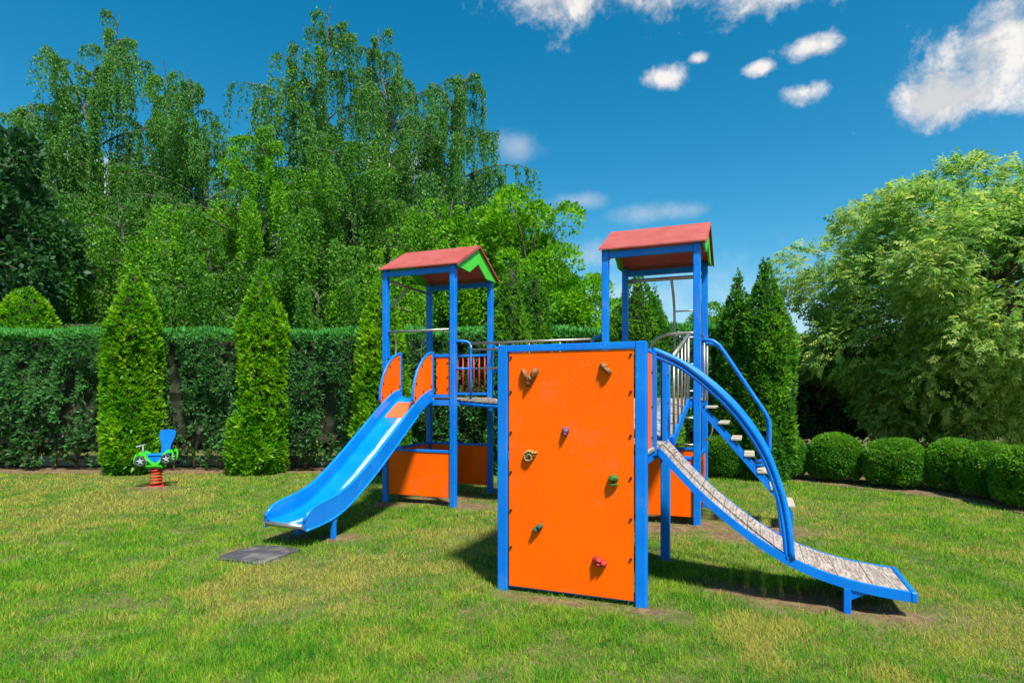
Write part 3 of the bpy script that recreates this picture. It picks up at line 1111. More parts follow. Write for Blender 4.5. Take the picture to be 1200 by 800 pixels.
def build_vegetation():
    # hedge, cut into lengths by the thujas that stand in it
    HX = [(-15.5, 12.35), (-8.35, 12.30), (-5.75, 12.25), (-3.35, 12.2), (-.55, 12.1), (1.6, 11.95), (2.75, 11.85), (4.35, 11.75), (5.35, 12.2), (6.0, 15.2), (16.0, 15.8)]

    def hy(x):
        return float(np.interp(x, [p[0] for p in HX], [p[1] for p in HX]))
    segs = [(-15.5, -8.15, 'tall clipped dark hedge at the far left behind the spring rider'),
            (-7.35, -5.65, 'clipped dark hedge between the two bright thujas left of the slide'),
            (-4.85, -3.0, 'clipped dark hedge behind the slide, left of the tower beside it'),
            (-2.25, .05, 'clipped hedge seen through the posts of the slide tower'),
            (.55, 2.0, 'clipped hedge behind the bridge between the two roofed towers'),
            (3.0, 4.45, 'clipped hedge behind the stairs of the right-hand tower'),
            (6.0, 16.5, 'dark hedge in the shade behind the large pale green tree')]
    for a, b, lab in segs:
        hgt = float(np.interp(a, [-13, 2, 5], [2.86, 2.86, 3.02]))
        make_hedge(lab, a, b, hy(a), hy(b), hgt, 1.0, dens=300 if b < 5.5 else 120)
    # thujas
    pa = [(0, .36), (.06, .54), (.2, .50), (.38, .38), (.50, .34), (.58, .42), (.68, .54), (.76, .42), (.88, .18), (.96, .04), (1, .0)]
    pb = [(0, .42), (.08, .58), (.22, .50), (.4, .38), (.58, .42), (.70, .46), (.80, .32), (.90, .15), (.97, .04), (1, .0)]
    pc = [(0, .5), (.1, .62), (.3, .58), (.5, .55), (.66, .52), (.78, .37), (.9, .17), (.97, .04), (1, .0)]
    pd = [(0, .38), (.1, .44), (.4, .42), (.62, .38), (.78, .25), (.9, .11), (.97, .03), (1, .0)]
    def shoulder(t, dx, dy, h, mat, prof, seed):
        # a second leader growing up beside the first: part of the same plant
        o = make_thuja('x', 0, 0, h, prof, mat, seed=seed)
        for c in list(o.children):
            if c.name.startswith('trunk'):
                bpy.data.objects.remove(c)
                continue
            c.parent = t
            c.location = (dx, dy, 0)
        bpy.data.objects.remove(o)
    ta = make_thuja('bright yellow-green pointed thuja right behind the spring rider', px(150, 11.95), 12.0, hz(303, 12.0), pa, M['thuja_leaf'], seed=1, lean=.1)
    shoulder(ta, .26, .1, 3.2, M['thuja_leaf'], [(0, .2), (.3, .3), (.6, .28), (.8, .34), (.92, .2), (1, .01)], 21)
    shoulder(ta, -.26, .0, 2.95, M['thuja_leaf'], [(0, .25), (.3, .3), (.6, .28), (.8, .34), (.92, .24), (1, .01)], 22)
    tb = make_thuja('bright yellow-green thuja with a broad foot midway between spring rider and slide', px(300, 11.95), 12.0, hz(309, 12.0), pb, M['thuja_leaf'], seed=2, lean=.08)
    shoulder(tb, .30, .15, 3.55, M['thuja_leaf'], [(0, .2), (.3, .3), (.6, .26), (.8, .30), (.92, .18), (1, .01)], 23)
    shoulder(tb, -.25, -.1, 1.3, M['thuja_leaf'], [(0, .3), (.3, .4), (.6, .36), (.8, .28), (.92, .18), (1, .01)], 24)
    make_thuja('green thuja standing behind the left post of the slide tower', px(447, 12.1), 12.1, hz(318, 12.1), pc, M['thuja_leaf'], seed=3)
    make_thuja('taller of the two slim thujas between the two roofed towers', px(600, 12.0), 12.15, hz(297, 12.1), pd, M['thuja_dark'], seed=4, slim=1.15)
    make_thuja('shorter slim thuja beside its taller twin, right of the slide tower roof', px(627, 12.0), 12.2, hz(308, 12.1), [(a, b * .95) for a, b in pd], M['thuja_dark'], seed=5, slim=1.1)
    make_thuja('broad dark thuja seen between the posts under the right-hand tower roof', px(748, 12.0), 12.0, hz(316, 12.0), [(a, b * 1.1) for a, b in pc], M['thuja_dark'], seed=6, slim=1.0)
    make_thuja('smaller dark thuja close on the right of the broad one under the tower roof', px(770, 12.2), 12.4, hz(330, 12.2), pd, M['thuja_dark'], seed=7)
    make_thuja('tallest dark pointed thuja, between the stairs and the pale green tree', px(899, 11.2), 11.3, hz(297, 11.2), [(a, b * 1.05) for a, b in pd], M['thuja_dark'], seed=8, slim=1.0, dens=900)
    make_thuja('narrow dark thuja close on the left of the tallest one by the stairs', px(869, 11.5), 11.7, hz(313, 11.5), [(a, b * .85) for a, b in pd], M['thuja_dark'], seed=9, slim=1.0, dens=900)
    make_thuja('round-topped bright thuja poking over the hedge at the left edge', px(22, 13.4), 13.6, hz(336, 13.5), [(0, .55), (.2, .66), (.6, .72), (.8, .62), (.92, .4), (.98, .18), (1, .02)], M['thuja_leaf'], seed=10)
    make_thuja('part-hidden bright thuja cut off by the left edge of the picture', px(-12, 13.2), 13.4, hz(366, 13.3), [(0, .4), (.2, .5), (.6, .5), (.8, .42), (.92, .3), (.98, .12), (1, .02)], M['thuja_leaf'], seed=11)

    # box shrubs, clipped into low domes
    def shrub_mesh(seed):
        rs = np.random.default_rng(seed)
        n = 5200
        d = unit(rs.normal(size=(n, 3)))
        d = d[d[:, 2] > -.62]
        n = len(d)
        f = fbm(d * 2.3 + seed, seed, 3)
        e = 2.35
        r = 1.0 / (np.abs(d[:, 0]) ** e + np.abs(d[:, 1]) ** e + np.abs(d[:, 2]) ** e) ** (1 / e)
        r = np.minimum(r, 1.16) * (.90 + .16 * f) - np.clip(.36 - f, 0, 1) * .5
        p = d * r[:, None] * [.53, .53, .47] + [0, 0, .42]
        t = np.clip((f - .52) * 3, 0, 1) * rs.random(n) + np.where(d[:, 2] > .45, rs.random(n) * .4, 0)
        V, F = sprays(p, d, 5, .056, .5, .8, .25)
        return np_mesh('foliage', V, F, M['box_leaf'], {'rnd': rs.random(len(F)), 'tip': np.clip(np.repeat(t, 5), 0, 1)})
    sm = [shrub_mesh(s) for s in (1, 2, 3)]
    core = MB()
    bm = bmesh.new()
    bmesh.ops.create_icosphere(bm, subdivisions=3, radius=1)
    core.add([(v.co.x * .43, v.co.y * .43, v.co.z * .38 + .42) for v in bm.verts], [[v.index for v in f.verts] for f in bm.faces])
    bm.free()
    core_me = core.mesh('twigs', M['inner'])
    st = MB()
    st.tube([(0, 0, -.02), (0, 0, .3)], [.05, .04], 6)
    stem_me = st.mesh('stem', M['bark'])
    rows = [(853, 11.55, 1.0, .98, 'round box shrub seen through the stairs, leftmost of its row'),
            (915, 11.45, 1.06, 1.0, 'round box shrub just right of the arched handrails'),
            (979, 11.0, 1.10, 1.0, 'round box shrub third from the left in its row'),
            (1048, 10.3, 1.12, .96, 'broad low box shrub in the middle of the row under the pale green tree'),
            (1119, 9.8, 1.0, .98, 'rounded box shrub with yellowish leaves, fourth from the right'),
            (1160, 9.1, .92, .98, 'box shrub wedged behind the rightmost one'),
            (1208, 8.35, 1.04, 1.0, 'nearest box shrub, cut off by the right edge of the picture'),
            (1262, 7.3, 1.0, 1.0, 'box shrub just beyond the right edge')]
    for i, (x, Y, s, sz, lab) in enumerate(rows[:-1]):
        root = link('box_shrub', None)
        root.location = (px(x, Y), Y, 0)
        root.rotation_euler.z = i * 1.3
        root.scale = (s * .79, s * .79, sz * .97)
        tag(root, lab, 'shrub', 'clipped box shrubs in a curved row')
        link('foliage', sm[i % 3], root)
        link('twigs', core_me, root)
        link('stem', stem_me, root)

    # weeping birches behind the hedge: three moulds, each tree turned and scaled its own way
    B1 = birch_meshes(21, 13.0, 3.3, 66, 22, .082, M['birch_dull'], M['birch_bark'], droop=1.9, low=.12, dens=2.9)
    B2 = birch_meshes(22, 11.5, 3.2, 58, 22, .082, M['birch_mid'], M['birch_bark'], droop=2.0, low=.10, dens=2.9)
    B3 = birch_meshes(23, 8.0, 2.8, 46, 20, .082, M['birch_bright'], M['birch_bark'], droop=1.5, low=.06, dens=2.5)
    g = 'weeping birches behind the hedge'
    birch = [(B1, 13.0, 115, 5, 21.0, .3, .92, 'birch_dull', 'tallest birch at the left, its thin top nearly touching the upper edge'),
             (B1, 13.0, 45, 112, 20.0, 2.1, .95, 'birch_dull', 'dull green birch at the far left behind the round-topped thuja'),
             (B2, 11.5, 190, 78, 21.5, 1.1, .85, 'birch_mid', 'slim birch with a bright green flank, second top from the left'),
             (B1, 13.0, 235, 92, 20.5, 4.0, .80, 'birch_dull', 'birch with a thin forked top between two taller birches'),
             (B1, 13.0, 372, 12, 22.0, 5.2, 1.0, 'birch_dull', 'broad tall birch with long hanging twigs, left of the slide tower roof'),
             (B1, 13.0, 452, 22, 21.0, 1.7, .88, 'birch_dull', 'tall birch rising straight behind the slide tower'),
             (B2, 11.5, 545, 72, 20.0, 3.3, .92, 'birch_dull', 'rightmost birch, its hanging branches reaching out against the blue sky'),
             (B2, 11.5, 300, 150, 18.5, .6, 1.05, 'birch_bright', 'lower bright green birch in front of the tall ones, above the broad-footed thuja'),
             (B3, 8.0, 520, 232, 17.0, 2.5, 1.0, 'birch_bright', 'low sunlit birch just left of the slide tower roof ridge'),
             (B2, 11.5, 410, 150, 19.0, 4.6, .95, 'birch_mid', 'middle birch of hanging green curtains left of the slide tower'),
             (B3, 8.0, 150, 236, 18.0, 0.2, 1.0, 'birch_mid', 'low leafy birch behind the pointed thuja by the spring rider'),
             (B3, 8.0, 240, 250, 17.5, 3.9, 1.0, 'birch_mid', 'low green birch over the hedge between the two bright thujas'),
             (B3, 8.0, 60, 226, 18.5, 5.1, 1.05, 'birch_mid', 'low green birch over the hedge right of the dark tree'),
             (B3, 8.0, 370, 250, 17.2, 1.2, 1.05, 'birch_mid', 'low green birch over the hedge beside the top of the slide')]
    for (m, H0, x, ytop, Y, rz, w, mt, lab) in birch:
        s = hz(ytop, Y) / H0
        place_tree('birch_tree', lab, 'birch', g, m[0], m[1], px(x, Y), Y, rz, (w, w, s), M[mt])
    print('birch leaves', B1[2], B2[2], B3[2])

    # dark tree at the left edge
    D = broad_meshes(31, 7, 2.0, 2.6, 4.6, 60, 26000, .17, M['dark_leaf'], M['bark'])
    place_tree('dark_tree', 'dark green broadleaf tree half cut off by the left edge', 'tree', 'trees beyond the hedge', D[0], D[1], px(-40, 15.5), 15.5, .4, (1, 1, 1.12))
    # bright trees right of the slide tower
    Lm = broad_meshes(32, 6, 1.5, 2.3, 4.0, 46, 26000, .13, M['lime_leaf'], M['bark'], lobe_r=.40)
    gt = 'trees beyond the hedge'
    place_tree('leafy_tree', 'bright lime green tree right of the slide tower roof, tallest there', 'tree', gt, Lm[0], Lm[1], px(622, 16.5), 16.5, .2, (.88, .88, 1.05))
    place_tree('leafy_tree', 'bright lime green tree close behind the slide tower roof', 'tree', gt, Lm[0], Lm[1], px(572, 17.5), 17.5, 2.2, (.95, .95, 1.0))
    place_tree('leafy_tree', 'lower rounded yellowish green tree just left of the right-hand tower', 'tree', gt, Lm[0], Lm[1], px(676, 16.0), 16.0, 3.7, (.75, .75, .70), M['birch_bright'])
    place_tree('leafy_tree', 'small green tree top peeping over the hedge under the right-hand tower roof', 'tree', gt, Lm[0], Lm[1], px(712, 17.0), 17.0, 5.0, (.6, .6, .56), M['birch_mid'])
    place_tree('leafy_tree', 'distant tree top just over the hedge left of the narrow dark thuja', 'tree', gt, Lm[0], Lm[1], px(846, 19.5), 19.5, 1.0, (.7, .7, .66), M['birch_mid'])
    # the large pale tree on the right
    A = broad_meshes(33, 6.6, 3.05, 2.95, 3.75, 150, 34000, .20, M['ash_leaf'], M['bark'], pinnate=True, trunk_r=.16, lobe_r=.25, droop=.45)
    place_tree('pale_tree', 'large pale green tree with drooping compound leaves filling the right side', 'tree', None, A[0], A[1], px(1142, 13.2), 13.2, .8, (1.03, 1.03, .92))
    print('leaf faces', D[2], Lm[2], A[2])
    # concrete footing of a fence behind the hedge, seen through its bare feet
    cf = link('fence_footing', None)
    cf.location = (-8.5, 13.3, 0)
    tag(cf, 'low pale concrete fence footing glimpsed under the left hedge', 'fence footing')
    for k in range(5):
        mb = MB()
        mb.box((-4.6 + k * 2.0, -.04, 0.0), (-4.6 + k * 2.0 + 1.97, .04, .24), .01)
        mb.build('concrete_slab', M['concrete'], cf)


build_vegetation()

# ------------------------------------------------------------------ play equipment
PW = .0425                    # half width of a square post
DECK = 1.55
A_, B_, C_ = (-5.07, -3.94, 7.60, 8.90), (-1.74, -.61, 7.60, 8.90), (-1.887, -.765, 4.54, 5.90)


def L(u, v, h):
    return (u - UC, v - VC, h)


def lbox(mb, u0, u1, v0, v1, h0, h1, ch=.004):
    return mb.box(L(u0, v0, h0), L(u1, v1, h1), ch)


def ltube(mb, pts, r, n=10, sm=0):
    P = [L(*p) for p in pts]
    if sm:
        P = smooth_path(P, sm)
    return mb.tube(P, r, n)


def hexbolt_mesh(axis):
    mb = MB()
    r, d = .011, .009
    poly = [(r * math.cos(k * math.pi / 3), r * math.sin(k * math.pi / 3)) for k in range(6)]
    mb.prism(poly, axis, -d, d)
    return mb.mesh('bolt', M['bolt'])


BOLT_V = hexbolt_mesh(1)
BOLT_U = hexbolt_mesh(0)


def bolt(parent, u, v, h, me):
    o = link('bolt', me, parent)
    o.location = L(u, v, h)
    return o


def build_play():
    root = link('play_structure', None)
    root.location = SW(UC, VC)
    root.rotation_euler.z = -ANG
    tag(root, 'blue and orange playground structure with two red-roofed towers, slide, climbing wall and ramp', 'play structure')

    # ---- posts
    for (u0, u1, v0, v1), top in ((A_, 3.47), (B_, 3.47), (C_, 2.0)):
        for (u, v) in ((u0, v0), (u1, v0), (u1, v1), (u0, v1)):
            if top < 3 and v == v0:
                continue       # the wall's own frame posts
            mb = MB()
            lbox(mb, u - PW, u + PW, v - PW, v + PW, -.03, top, .007)
            mb.build('post', M['blue'], root)

    # ---- roofs
    for (u0, u1, v0, v1) in (A_, B_):
        roof = link('roof', None, root)
        e, rg = 3.44, 3.845
        ve0, ve1, vm = v0 - .10, v1 + .10, (v0 + v1) / 2
        ua, ub = u0 - .07, u1 + .12
        t = .018
        sl = (rg - e) / (vm - ve0)
        for sgn, ve in ((0, ve0), (1, ve1)):
            mb = MB()
            prof = [(ve - VC, e), (vm - VC, rg), (vm - VC, rg + t), (ve - VC, e + t)]
            mb.prism(prof, 0, ua - UC, ub - UC)
            mb.build('roof_sheet', M['roof_red'], roof)
            # thin dark edge strip along the verge
            mb = MB()
            prof = [(ve - VC, e - .022), (vm - VC, rg - .022), (vm - VC, rg - .003), (ve - VC, e - .003)]
            mb.prism(prof, 0, ub - UC - .012, ub - UC + .004)
            mb.build('verge_strip', M['roof_red'], roof)
        for ug in (ua + .03, ub - .05):
            mb = MB()
            w = ve1 - ve0

            def at(fr, z):
                return (ve0 + w * fr - VC, z)
            poly = [at(.03, e + .0), at(.27, e + .005), at(.30, e - .01), at(.5, e + .15), at(.70, e - .01), at(.73, e + .005), at(.97, e + .0), at(.5, rg - .026)]
            poly = [at(.02, e - .02), at(.30, e - .035), at(.5, e + .14), at(.70, e - .035), at(.98, e - .02), at(.5, rg - .028)]
            mb.prism(poly, 0, ug - UC, ug - UC + .02)
            mb.build('gable', M['gable_green'], roof)
        for v in (v0, v1):
            mb = MB()
            lbox(mb, u0 + PW + .001, u1 - PW - .001, v - .03, v + .03, 3.35, 3.43)
            mb.build('eave_beam', M['blue'], roof)

    # ---- decks
    for (u0, u1, v0, v1), dk in ((A_, DECK), (B_, DECK), (C_, 1.17)):
        d = link('deck', None, root)
        n = 9
        for i in range(n):
            a = v0 + PW + .005 + (v1 - v0 - 2 * PW - .01) * i / n
            b = v0 + PW + .005 + (v1 - v0 - 2 * PW - .01) * (i + 1) / n - .008
            mb = MB()
            lbox(mb, u0 - PW + .003, u1 + PW - .003, a, b, dk - .03, dk)
            mb.build('plank', M['wood'], d)
        for v in (v0, v1):
            mb = MB()
            lbox(mb, u0 + PW + .001, u1 - PW - .001, v - .025, v + .025, dk - .11, dk - .032)
            mb.build('deck_beam', M['blue'], d)
        for u in (u0, u1):
            mb = MB()
            lbox(mb, u - .025, u + .025, v0 + PW + .001, v1 - PW - .001, dk - .11, dk - .032)
            mb.build('deck_beam', M['blue'], d)

    # ---- lower boards round the foot of the towers
    def board_u(u0, u1, v, h0, h1, rail=True, name='low_panel'):
        p = link(name, None, root)
        mb = MB()
        lbox(mb, u0 + PW + .004, u1 - PW - .004, v - .01, v + .01, h0, h1)
        mb.build('board', M['orange'], p)
        if rail:
            mb = MB()
            lbox(mb, u0 + PW + .001, u1 - PW - .001, v - .02, v + .02, h1 + .001, h1 + .04)
            mb.build('rail', M['blue'], p)
        return p

    def board_v(u, v0, v1, h0, h1, rail=True, name='low_panel'):
        p = link(name, None, root)
        mb = MB()
        lbox(mb, u - .01, u + .01, v0 + PW + .004, v1 - PW - .004, h0, h1)
        mb.build('board', M['orange'], p)
        if rail:
            mb = MB()
            lbox(mb, u - .02, u + .02, v0 + PW + .001, v1 - PW - .001, h1 + .001, h1 + .04)
            mb.build('rail', M['blue'], p)
        return p
    u0, u1, v0, v1 = A_
    board_u(u0, u1, v0, .12, .76)
    board_u(u0, u1, v1, .12, .76)
    board_v(u0, v0, v1, .12, .76)
    u0, u1, v0, v1 = B_
    board_u(u0, u1, v0, .10, .80)
    board_v(u1, v0, v1, .10, .80)
    board_u(u0, u1, v1, .10, .80)

    # ---- slide tower: front face
    u0, u1, v0, v1 = A_
    SL, SR = -4.79, -4.27                # slide between these
    g = link('guard_panel', None, root)
    mb = MB()
    lbox(mb, SR + .055, u1 - PW - .03, v0 - .008, v0 + .010, DECK + .05, 2.13)
    mb.build('board', M['orange'], g)
    mb = MB()
    for (a, b, h0, h1) in ((SR + .03, u1 - PW - .001, 2.135, 2.175), (SR + .03, u1 - PW - .001, DECK + .005, DECK + .045)):
        lbox(mb, a, b, v0 - .02, v0 + .02, h0, h1)
    mb.build('frame', M['blue'], g)
    for h in (1.68, 1.85, 2.05):
        for uu in (SR + .075, u1 - PW - .045):
            bolt(g, uu, v0 - .012, h, BOLT_V)
    g = link('guard_panel', None, root)
    mb = MB()
    lbox(mb, u0 + PW + .005, SL - .03, v0 - .008, v0 + .010, DECK + .05, 2.13)
    mb.build('board', M['orange'], g)
    mb = MB()
    lbox(mb, u0 + PW + .001, SL - .02, v0 - .02, v0 + .02, 2.135, 2.175)
    mb.build('frame', M['blue'], g)
    # bar over the slide's mouth
    mb = MB()
    ltube(mb, [(u0 + PW, v0, 2.53), (u1 - PW, v0, 2.53)], .017)
    mb.build('cross_bar', M['steel'], root)
    # back face: blue rails and red bars
    bal = link('balustrade', None, root)
    mb = MB()
    lbox(mb, u0 + PW + .001, u1 - PW - .001, v1 - .018, v1 + .018, 2.22, 2.26)
    lbox(mb, u0 + PW + .001, u1 - PW - .001, v1 - .018, v1 + .018, DECK + .04, DECK + .08)
    mb.build('rail', M['blue'], bal)
    for k in range(10):
        mb = MB()
        uu = u0 + .14 + k * (u1 - u0 - .24) / 9
        ltube(mb, [(uu, v1, DECK + .081), (uu, v1, 2.219)], .013, 8)
        mb.build('red_bar', M['red_bar'], bal)
    # fireman's pole on the left face
    pl = link('climbing_pole', None, root)
    vm = (v0 + v1) / 2
    mb = MB()
    ltube(mb, [(u0, v0 + PW, 3.30), (u0, v1 - PW, 3.30)], .022)
    mb.build('top_bar', M['steel'], pl)
    mb = MB()
    ltube(mb, [(u0, vm, 3.30), (u0 - .38, vm, 2.98), (u0 - .45, vm, 2.90), (u0 - .48, vm, 2.80), (u0 - .48, vm, 2.0), (u0 - .48, vm, 0)], .021)
    mb.build('pole', M['steel'], pl)
    for (vs, sg) in ((v0 + PW, 1), (v1 - PW, -1)):
        mb = MB()
        ltube(mb, [(u0, vs, 2.56), (u0, vs + sg * .10, 2.55), (u0, vs + sg * .19, 2.47), (u0, vs + sg * .23, 2.34), (u0, vs + sg * .21, 2.18), (u0, vs + sg * .16, 2.02), (u0, vs + sg * .15, DECK)], .015, 8, 4)
        mb.build('guard_hoop', M['steel'], pl)

    # ---- slide
    sl = link('slide', None, root)
    # floor of the chute: (v, h)
    flo = smooth_path([(7.56, 1.555, 0), (7.40, 1.50, 0), (7.18, 1.375, 0), (6.75, 1.08, 0), (6.17, .69, 0), (5.70, .42, 0), (5.40, .305, 0), (5.15, .265, 0), (4.93, .25, 0)], 5)
    top = smooth_path([(7.56, 1.66, 0), (7.40, 1.625, 0), (7.15, 1.50, 0), (6.75, 1.235, 0), (6.17, .85, 0), (5.70, .575, 0), (5.40, .475, 0), (5.15, .43, 0), (5.0, .385, 0), (4.92, .30, 0)], 5)
    n = len(flo)

    def resamp(P, m):
        d = [0]
        for i in range(1, len(P)):
            d.append(d[-1] + (P[i] - P[i - 1]).length)
        return [(float(np.interp(d[-1] * k / m, d, [p.x for p in P])), float(np.interp(d[-1] * k / m, d, [p.y for p in P]))) for k in range(m + 1)]
    fl = resamp(flo, 40)
    mb = MB()
    # a rounded trough: cross-section from left wall foot to right wall foot
    uu = np.linspace(SL + .02, SR - .02, 9)
    V, F = [], []
    for (v, h) in fl:
        for j, u in enumerate(uu):
            edge = abs(j - 4) / 4
            V.append(L(u, v, h + .035 * edge ** 4))
    nj = len(uu)
    for i in range(len(fl) - 1):
        for j in range(nj - 1):
            F.append((i * nj + j, i * nj + j + 1, (i + 1) * nj + j + 1, (i + 1) * nj + j))
    b0 = len(V)
    V += [(x, y, z - .02) for (x, y, z) in V]
    F += [tuple(b0 + k for k in f)[::-1] for f in F]
    for i in range(len(fl) - 1):
        for j in (0, nj - 1):
            F.append((i * nj + j, (i + 1) * nj + j, b0 + (i + 1) * nj + j, b0 + i * nj + j))
    for i in (0, len(fl) - 1):
        for j in range(nj - 1):
            F.append((i * nj + j, i * nj + j + 1, b0 + i * nj + j + 1, b0 + i * nj + j))
    mb.add(V, F, True)
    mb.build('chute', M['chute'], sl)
    tp = resamp(top, 40)
    for (ua, ub, nm) in ((SL - .018, SL + .019, 'side_wall'), (SR - .019, SR + .018, 'side_wall')):
        mb = MB()
        low = [(v, h - .055) for (v, h) in fl]
        poly = [(v - VC, h) for (v, h) in low] + [(v - VC, h) for (v, h) in tp[::-1]]
        # ladder of quads so the curved wall stays clean
        V = []
        for (a, b) in zip(low, tp):
            for u in (ua, ub):
                V.append(L(u, a[0], a[1]))
                V.append(L(u, b[0], b[1]))
        F = []
        for i in range(len(tp) - 1):
            o, q = i * 4, (i + 1) * 4
            F += [(o, o + 1, q + 1, q), (o + 2, q + 2, q + 3, o + 3), (o + 1, o + 3, q + 3, q + 1), (o, q, q + 2, o + 2)]
        F += [(0, 2, 3, 1), tuple(4 * (len(tp) - 1) + k for k in (0, 1, 3, 2))]
        mb.add(V, F)
        mb.build(nm, M['slide_blue'], sl)
        mb = MB()
        um = (ua + ub) / 2
        mb.tube([L(um, v, h) for (v, h) in tp], .022, 8)
        mb.build('side_rim', M['slide_blue'], sl)
        mb = MB()
        mb.tube([L(um + (.016 if um > -4.5 else -.016), v, h) for (v, h) in low[6:]], .014, 6)
        mb.build('lower_rim', M['slide_blue'], sl)
    mb = MB()
    ltube(mb, [(SL + .02, 4.915, .235), (SR - .02, 4.915, .235)], .026, 12)
    mb.build('end_roller', M['steel'], sl)
    mb = MB()
    V = []
    for (v, h) in fl[3:9]:
        V += [L(SL + .07, v, h + .012), L(SR - .07, v, h + .012)]
    V2 = [(x, y, z - .01) for (x, y, z) in V]
    m = len(V)
    F = [(2 * i, 2 * i + 1, 2 * i + 3, 2 * i + 2) for i in range(5)] + [(m + 2 * i, m + 2 * i + 2, m + 2 * i + 3, m + 2 * i + 1) for i in range(5)]
    F += [(2 * i, 2 * i + 2, m + 2 * i + 2, m + 2 * i) for i in range(5)] + [(2 * i + 1, m + 2 * i + 1, m + 2 * i + 3, 2 * i + 3) for i in range(5)] + [(0, m, m + 1, 1), (10, 11, m + 11, m + 10)]
    mb.add(V + V2, F)
    mb.build('seat_pad', M['seat_orange'], sl)
    for u in (SL + .03, SR - .005):
        mb = MB()
        lbox(mb, u - .024, u + .024, 5.36, 5.41, -.03, .262, .004)
        # gusset up to the chute
        mb.prism([(5.40 - VC, .15), (5.50 - VC, .29), (5.40 - VC, .255)], 0, u - .012 - UC, u + .012 - UC)
        mb.build('leg', M['blue'], sl)
    # arched cheek panels at the top
    for u in (SL - .005, SR + .005):
        ch = link('cheek_panel', None, sl)
        arcp = [(7.56, 2.20), (7.44, 2.17), (7.30, 2.085), (7.18, 1.96), (7.09, 1.81), (7.04, 1.66), (7.035, 1.50)]
        P = [L(u, v, h) for v, h in arcp]
        arc = smooth_path(P, 4)
        mb = MB()
        mb.tube(arc, .019, 8)
        mb.build('cheek_panel_frame', M['blue'], sl)
        bt = smooth_path([L(u, v, h) for v, h in [(7.05, 1.46), (7.18, 1.545), (7.40, 1.64), (7.55, 1.66)]], 4)
        poly = [(p.y, p.z) for p in arc] + [(p.y, p.z) for p in bt[1:]]
        mb = MB()
        mb.prism(poly, 0, u - .009 - UC, u + .009 - UC)
        mb.build('cheek_board', M['orange'], sl)
        bpy.data.objects.remove(ch)
        mb = MB()
        lbox(mb, u - .02, u + .02, 7.545, 7.585, DECK + .006, 2.21)
        mb.build('stub_post', M['blue'], sl)
        for (v, h) in ((7.50, 2.12), (7.27, 2.0), (7.11, 1.75), (7.08, 1.56), (7.30, 1.64), (7.52, 1.72)):
            bolt(sl, u + .012, v, h, BOLT_U)

    # ---- bridge between the roofed towers
    br = link('bridge', None, root)
    ua, ub = A_[1] + PW, B_[0] - PW
    va, vb = 7.72, 8.78
    n = 18
    for i in range(n):
        a = ua + (ub - ua) * i / n + .004
        b = ua + (ub - ua) * (i + 1) / n - .006
        sag = .055 * math.sin(math.pi * (i + .5) / n)
        mb = MB()
        lbox(mb, a, b, va, vb, DECK - .04 - sag, DECK - .005 - sag)
        mb.build('plank', M['wood'], br)
    for v in (va + .04, vb - .04):
        mb = MB()
        pts = [(ua + (ub - ua) * k / 10, v, DECK - .078 - .055 * math.sin(math.pi * k / 10)) for k in range(11)]
        ltube(mb, pts, .034, 8)
        mb.build('stringer', M['blue'], br)
    for v, post_v in ((va + .02, A_[2]), (vb - .02, A_[3])):
        # silver rails with spaced uprights
        ra, rb = ua + .17, ub - .17
        mb = MB()
        ltube(mb, [(ra, v, 2.33), (rb, v, 2.33)], .017)
        mb.build('top_rail', M['steel'], br)
        mb = MB()
        ltube(mb, [(ra, v, 2.24), (rb, v, 2.24)], .015)
        mb.build('top_rail', M['steel'], br)
        mb = MB()
        ltube(mb, [(ra, v, 1.97), (rb, v, 1.97)], .015)
        mb.build('mid_rail', M['steel'], br)
        for k in range(5):
            uu = ra + (rb - ra) * k / 4
            mb = MB()
            ltube(mb, [(uu, v, 1.98 if k in (0, 4) else 1.50), (uu, v, 2.32)], .012, 8)
            mb.build('upright', M['steel'], br)
        # blue end brackets on the tower posts
        for (up, sg) in ((A_[1] + PW, 1), (B_[0] - PW, -1)):
            mb = MB()
            ltube(mb, [(up, post_v, 2.36), (up + sg * .10, v, 2.36), (up + sg * .15, v, 2.33), (up + sg * .165, v, 2.26), (up + sg * .165, v, 1.9), (up + sg * .165, v, DECK - .03)], .019, 8)
            ltube(mb, [(up, post_v, 1.97), (up + sg * .165, v, 1.97)], .015, 8)
            mb.build('end_bracket', M['blue'], br)

    # ---- sloping bridge between climbing wall platform and right tower
    sb = link('sloping_bridge', None, root)
    vA, vB = C_[3] + PW, B_[2] - PW
    uA, uB = -1.70, -.72
    hA, hB = 1.17, DECK
    n = 12
    ang = math.atan2(hB - hA, vB - vA)
    for i in range(n):
        a = vA + (vB - vA) * i / n + .005
        b = vA + (vB - vA) * (i + 1) / n - .006
        ha = hA + (hB - hA) * (a - vA) / (vB - vA)
        hb = hA + (hB - hA) * (b - vA) / (vB - vA)
        mb = MB()
        mb.prism([(a - VC, ha - .03), (b - VC, hb - .03), (b - VC, hb), (a - VC, ha)], 0, uA - UC, uB - UC)
        mb.build('plank', M['wood'], sb)
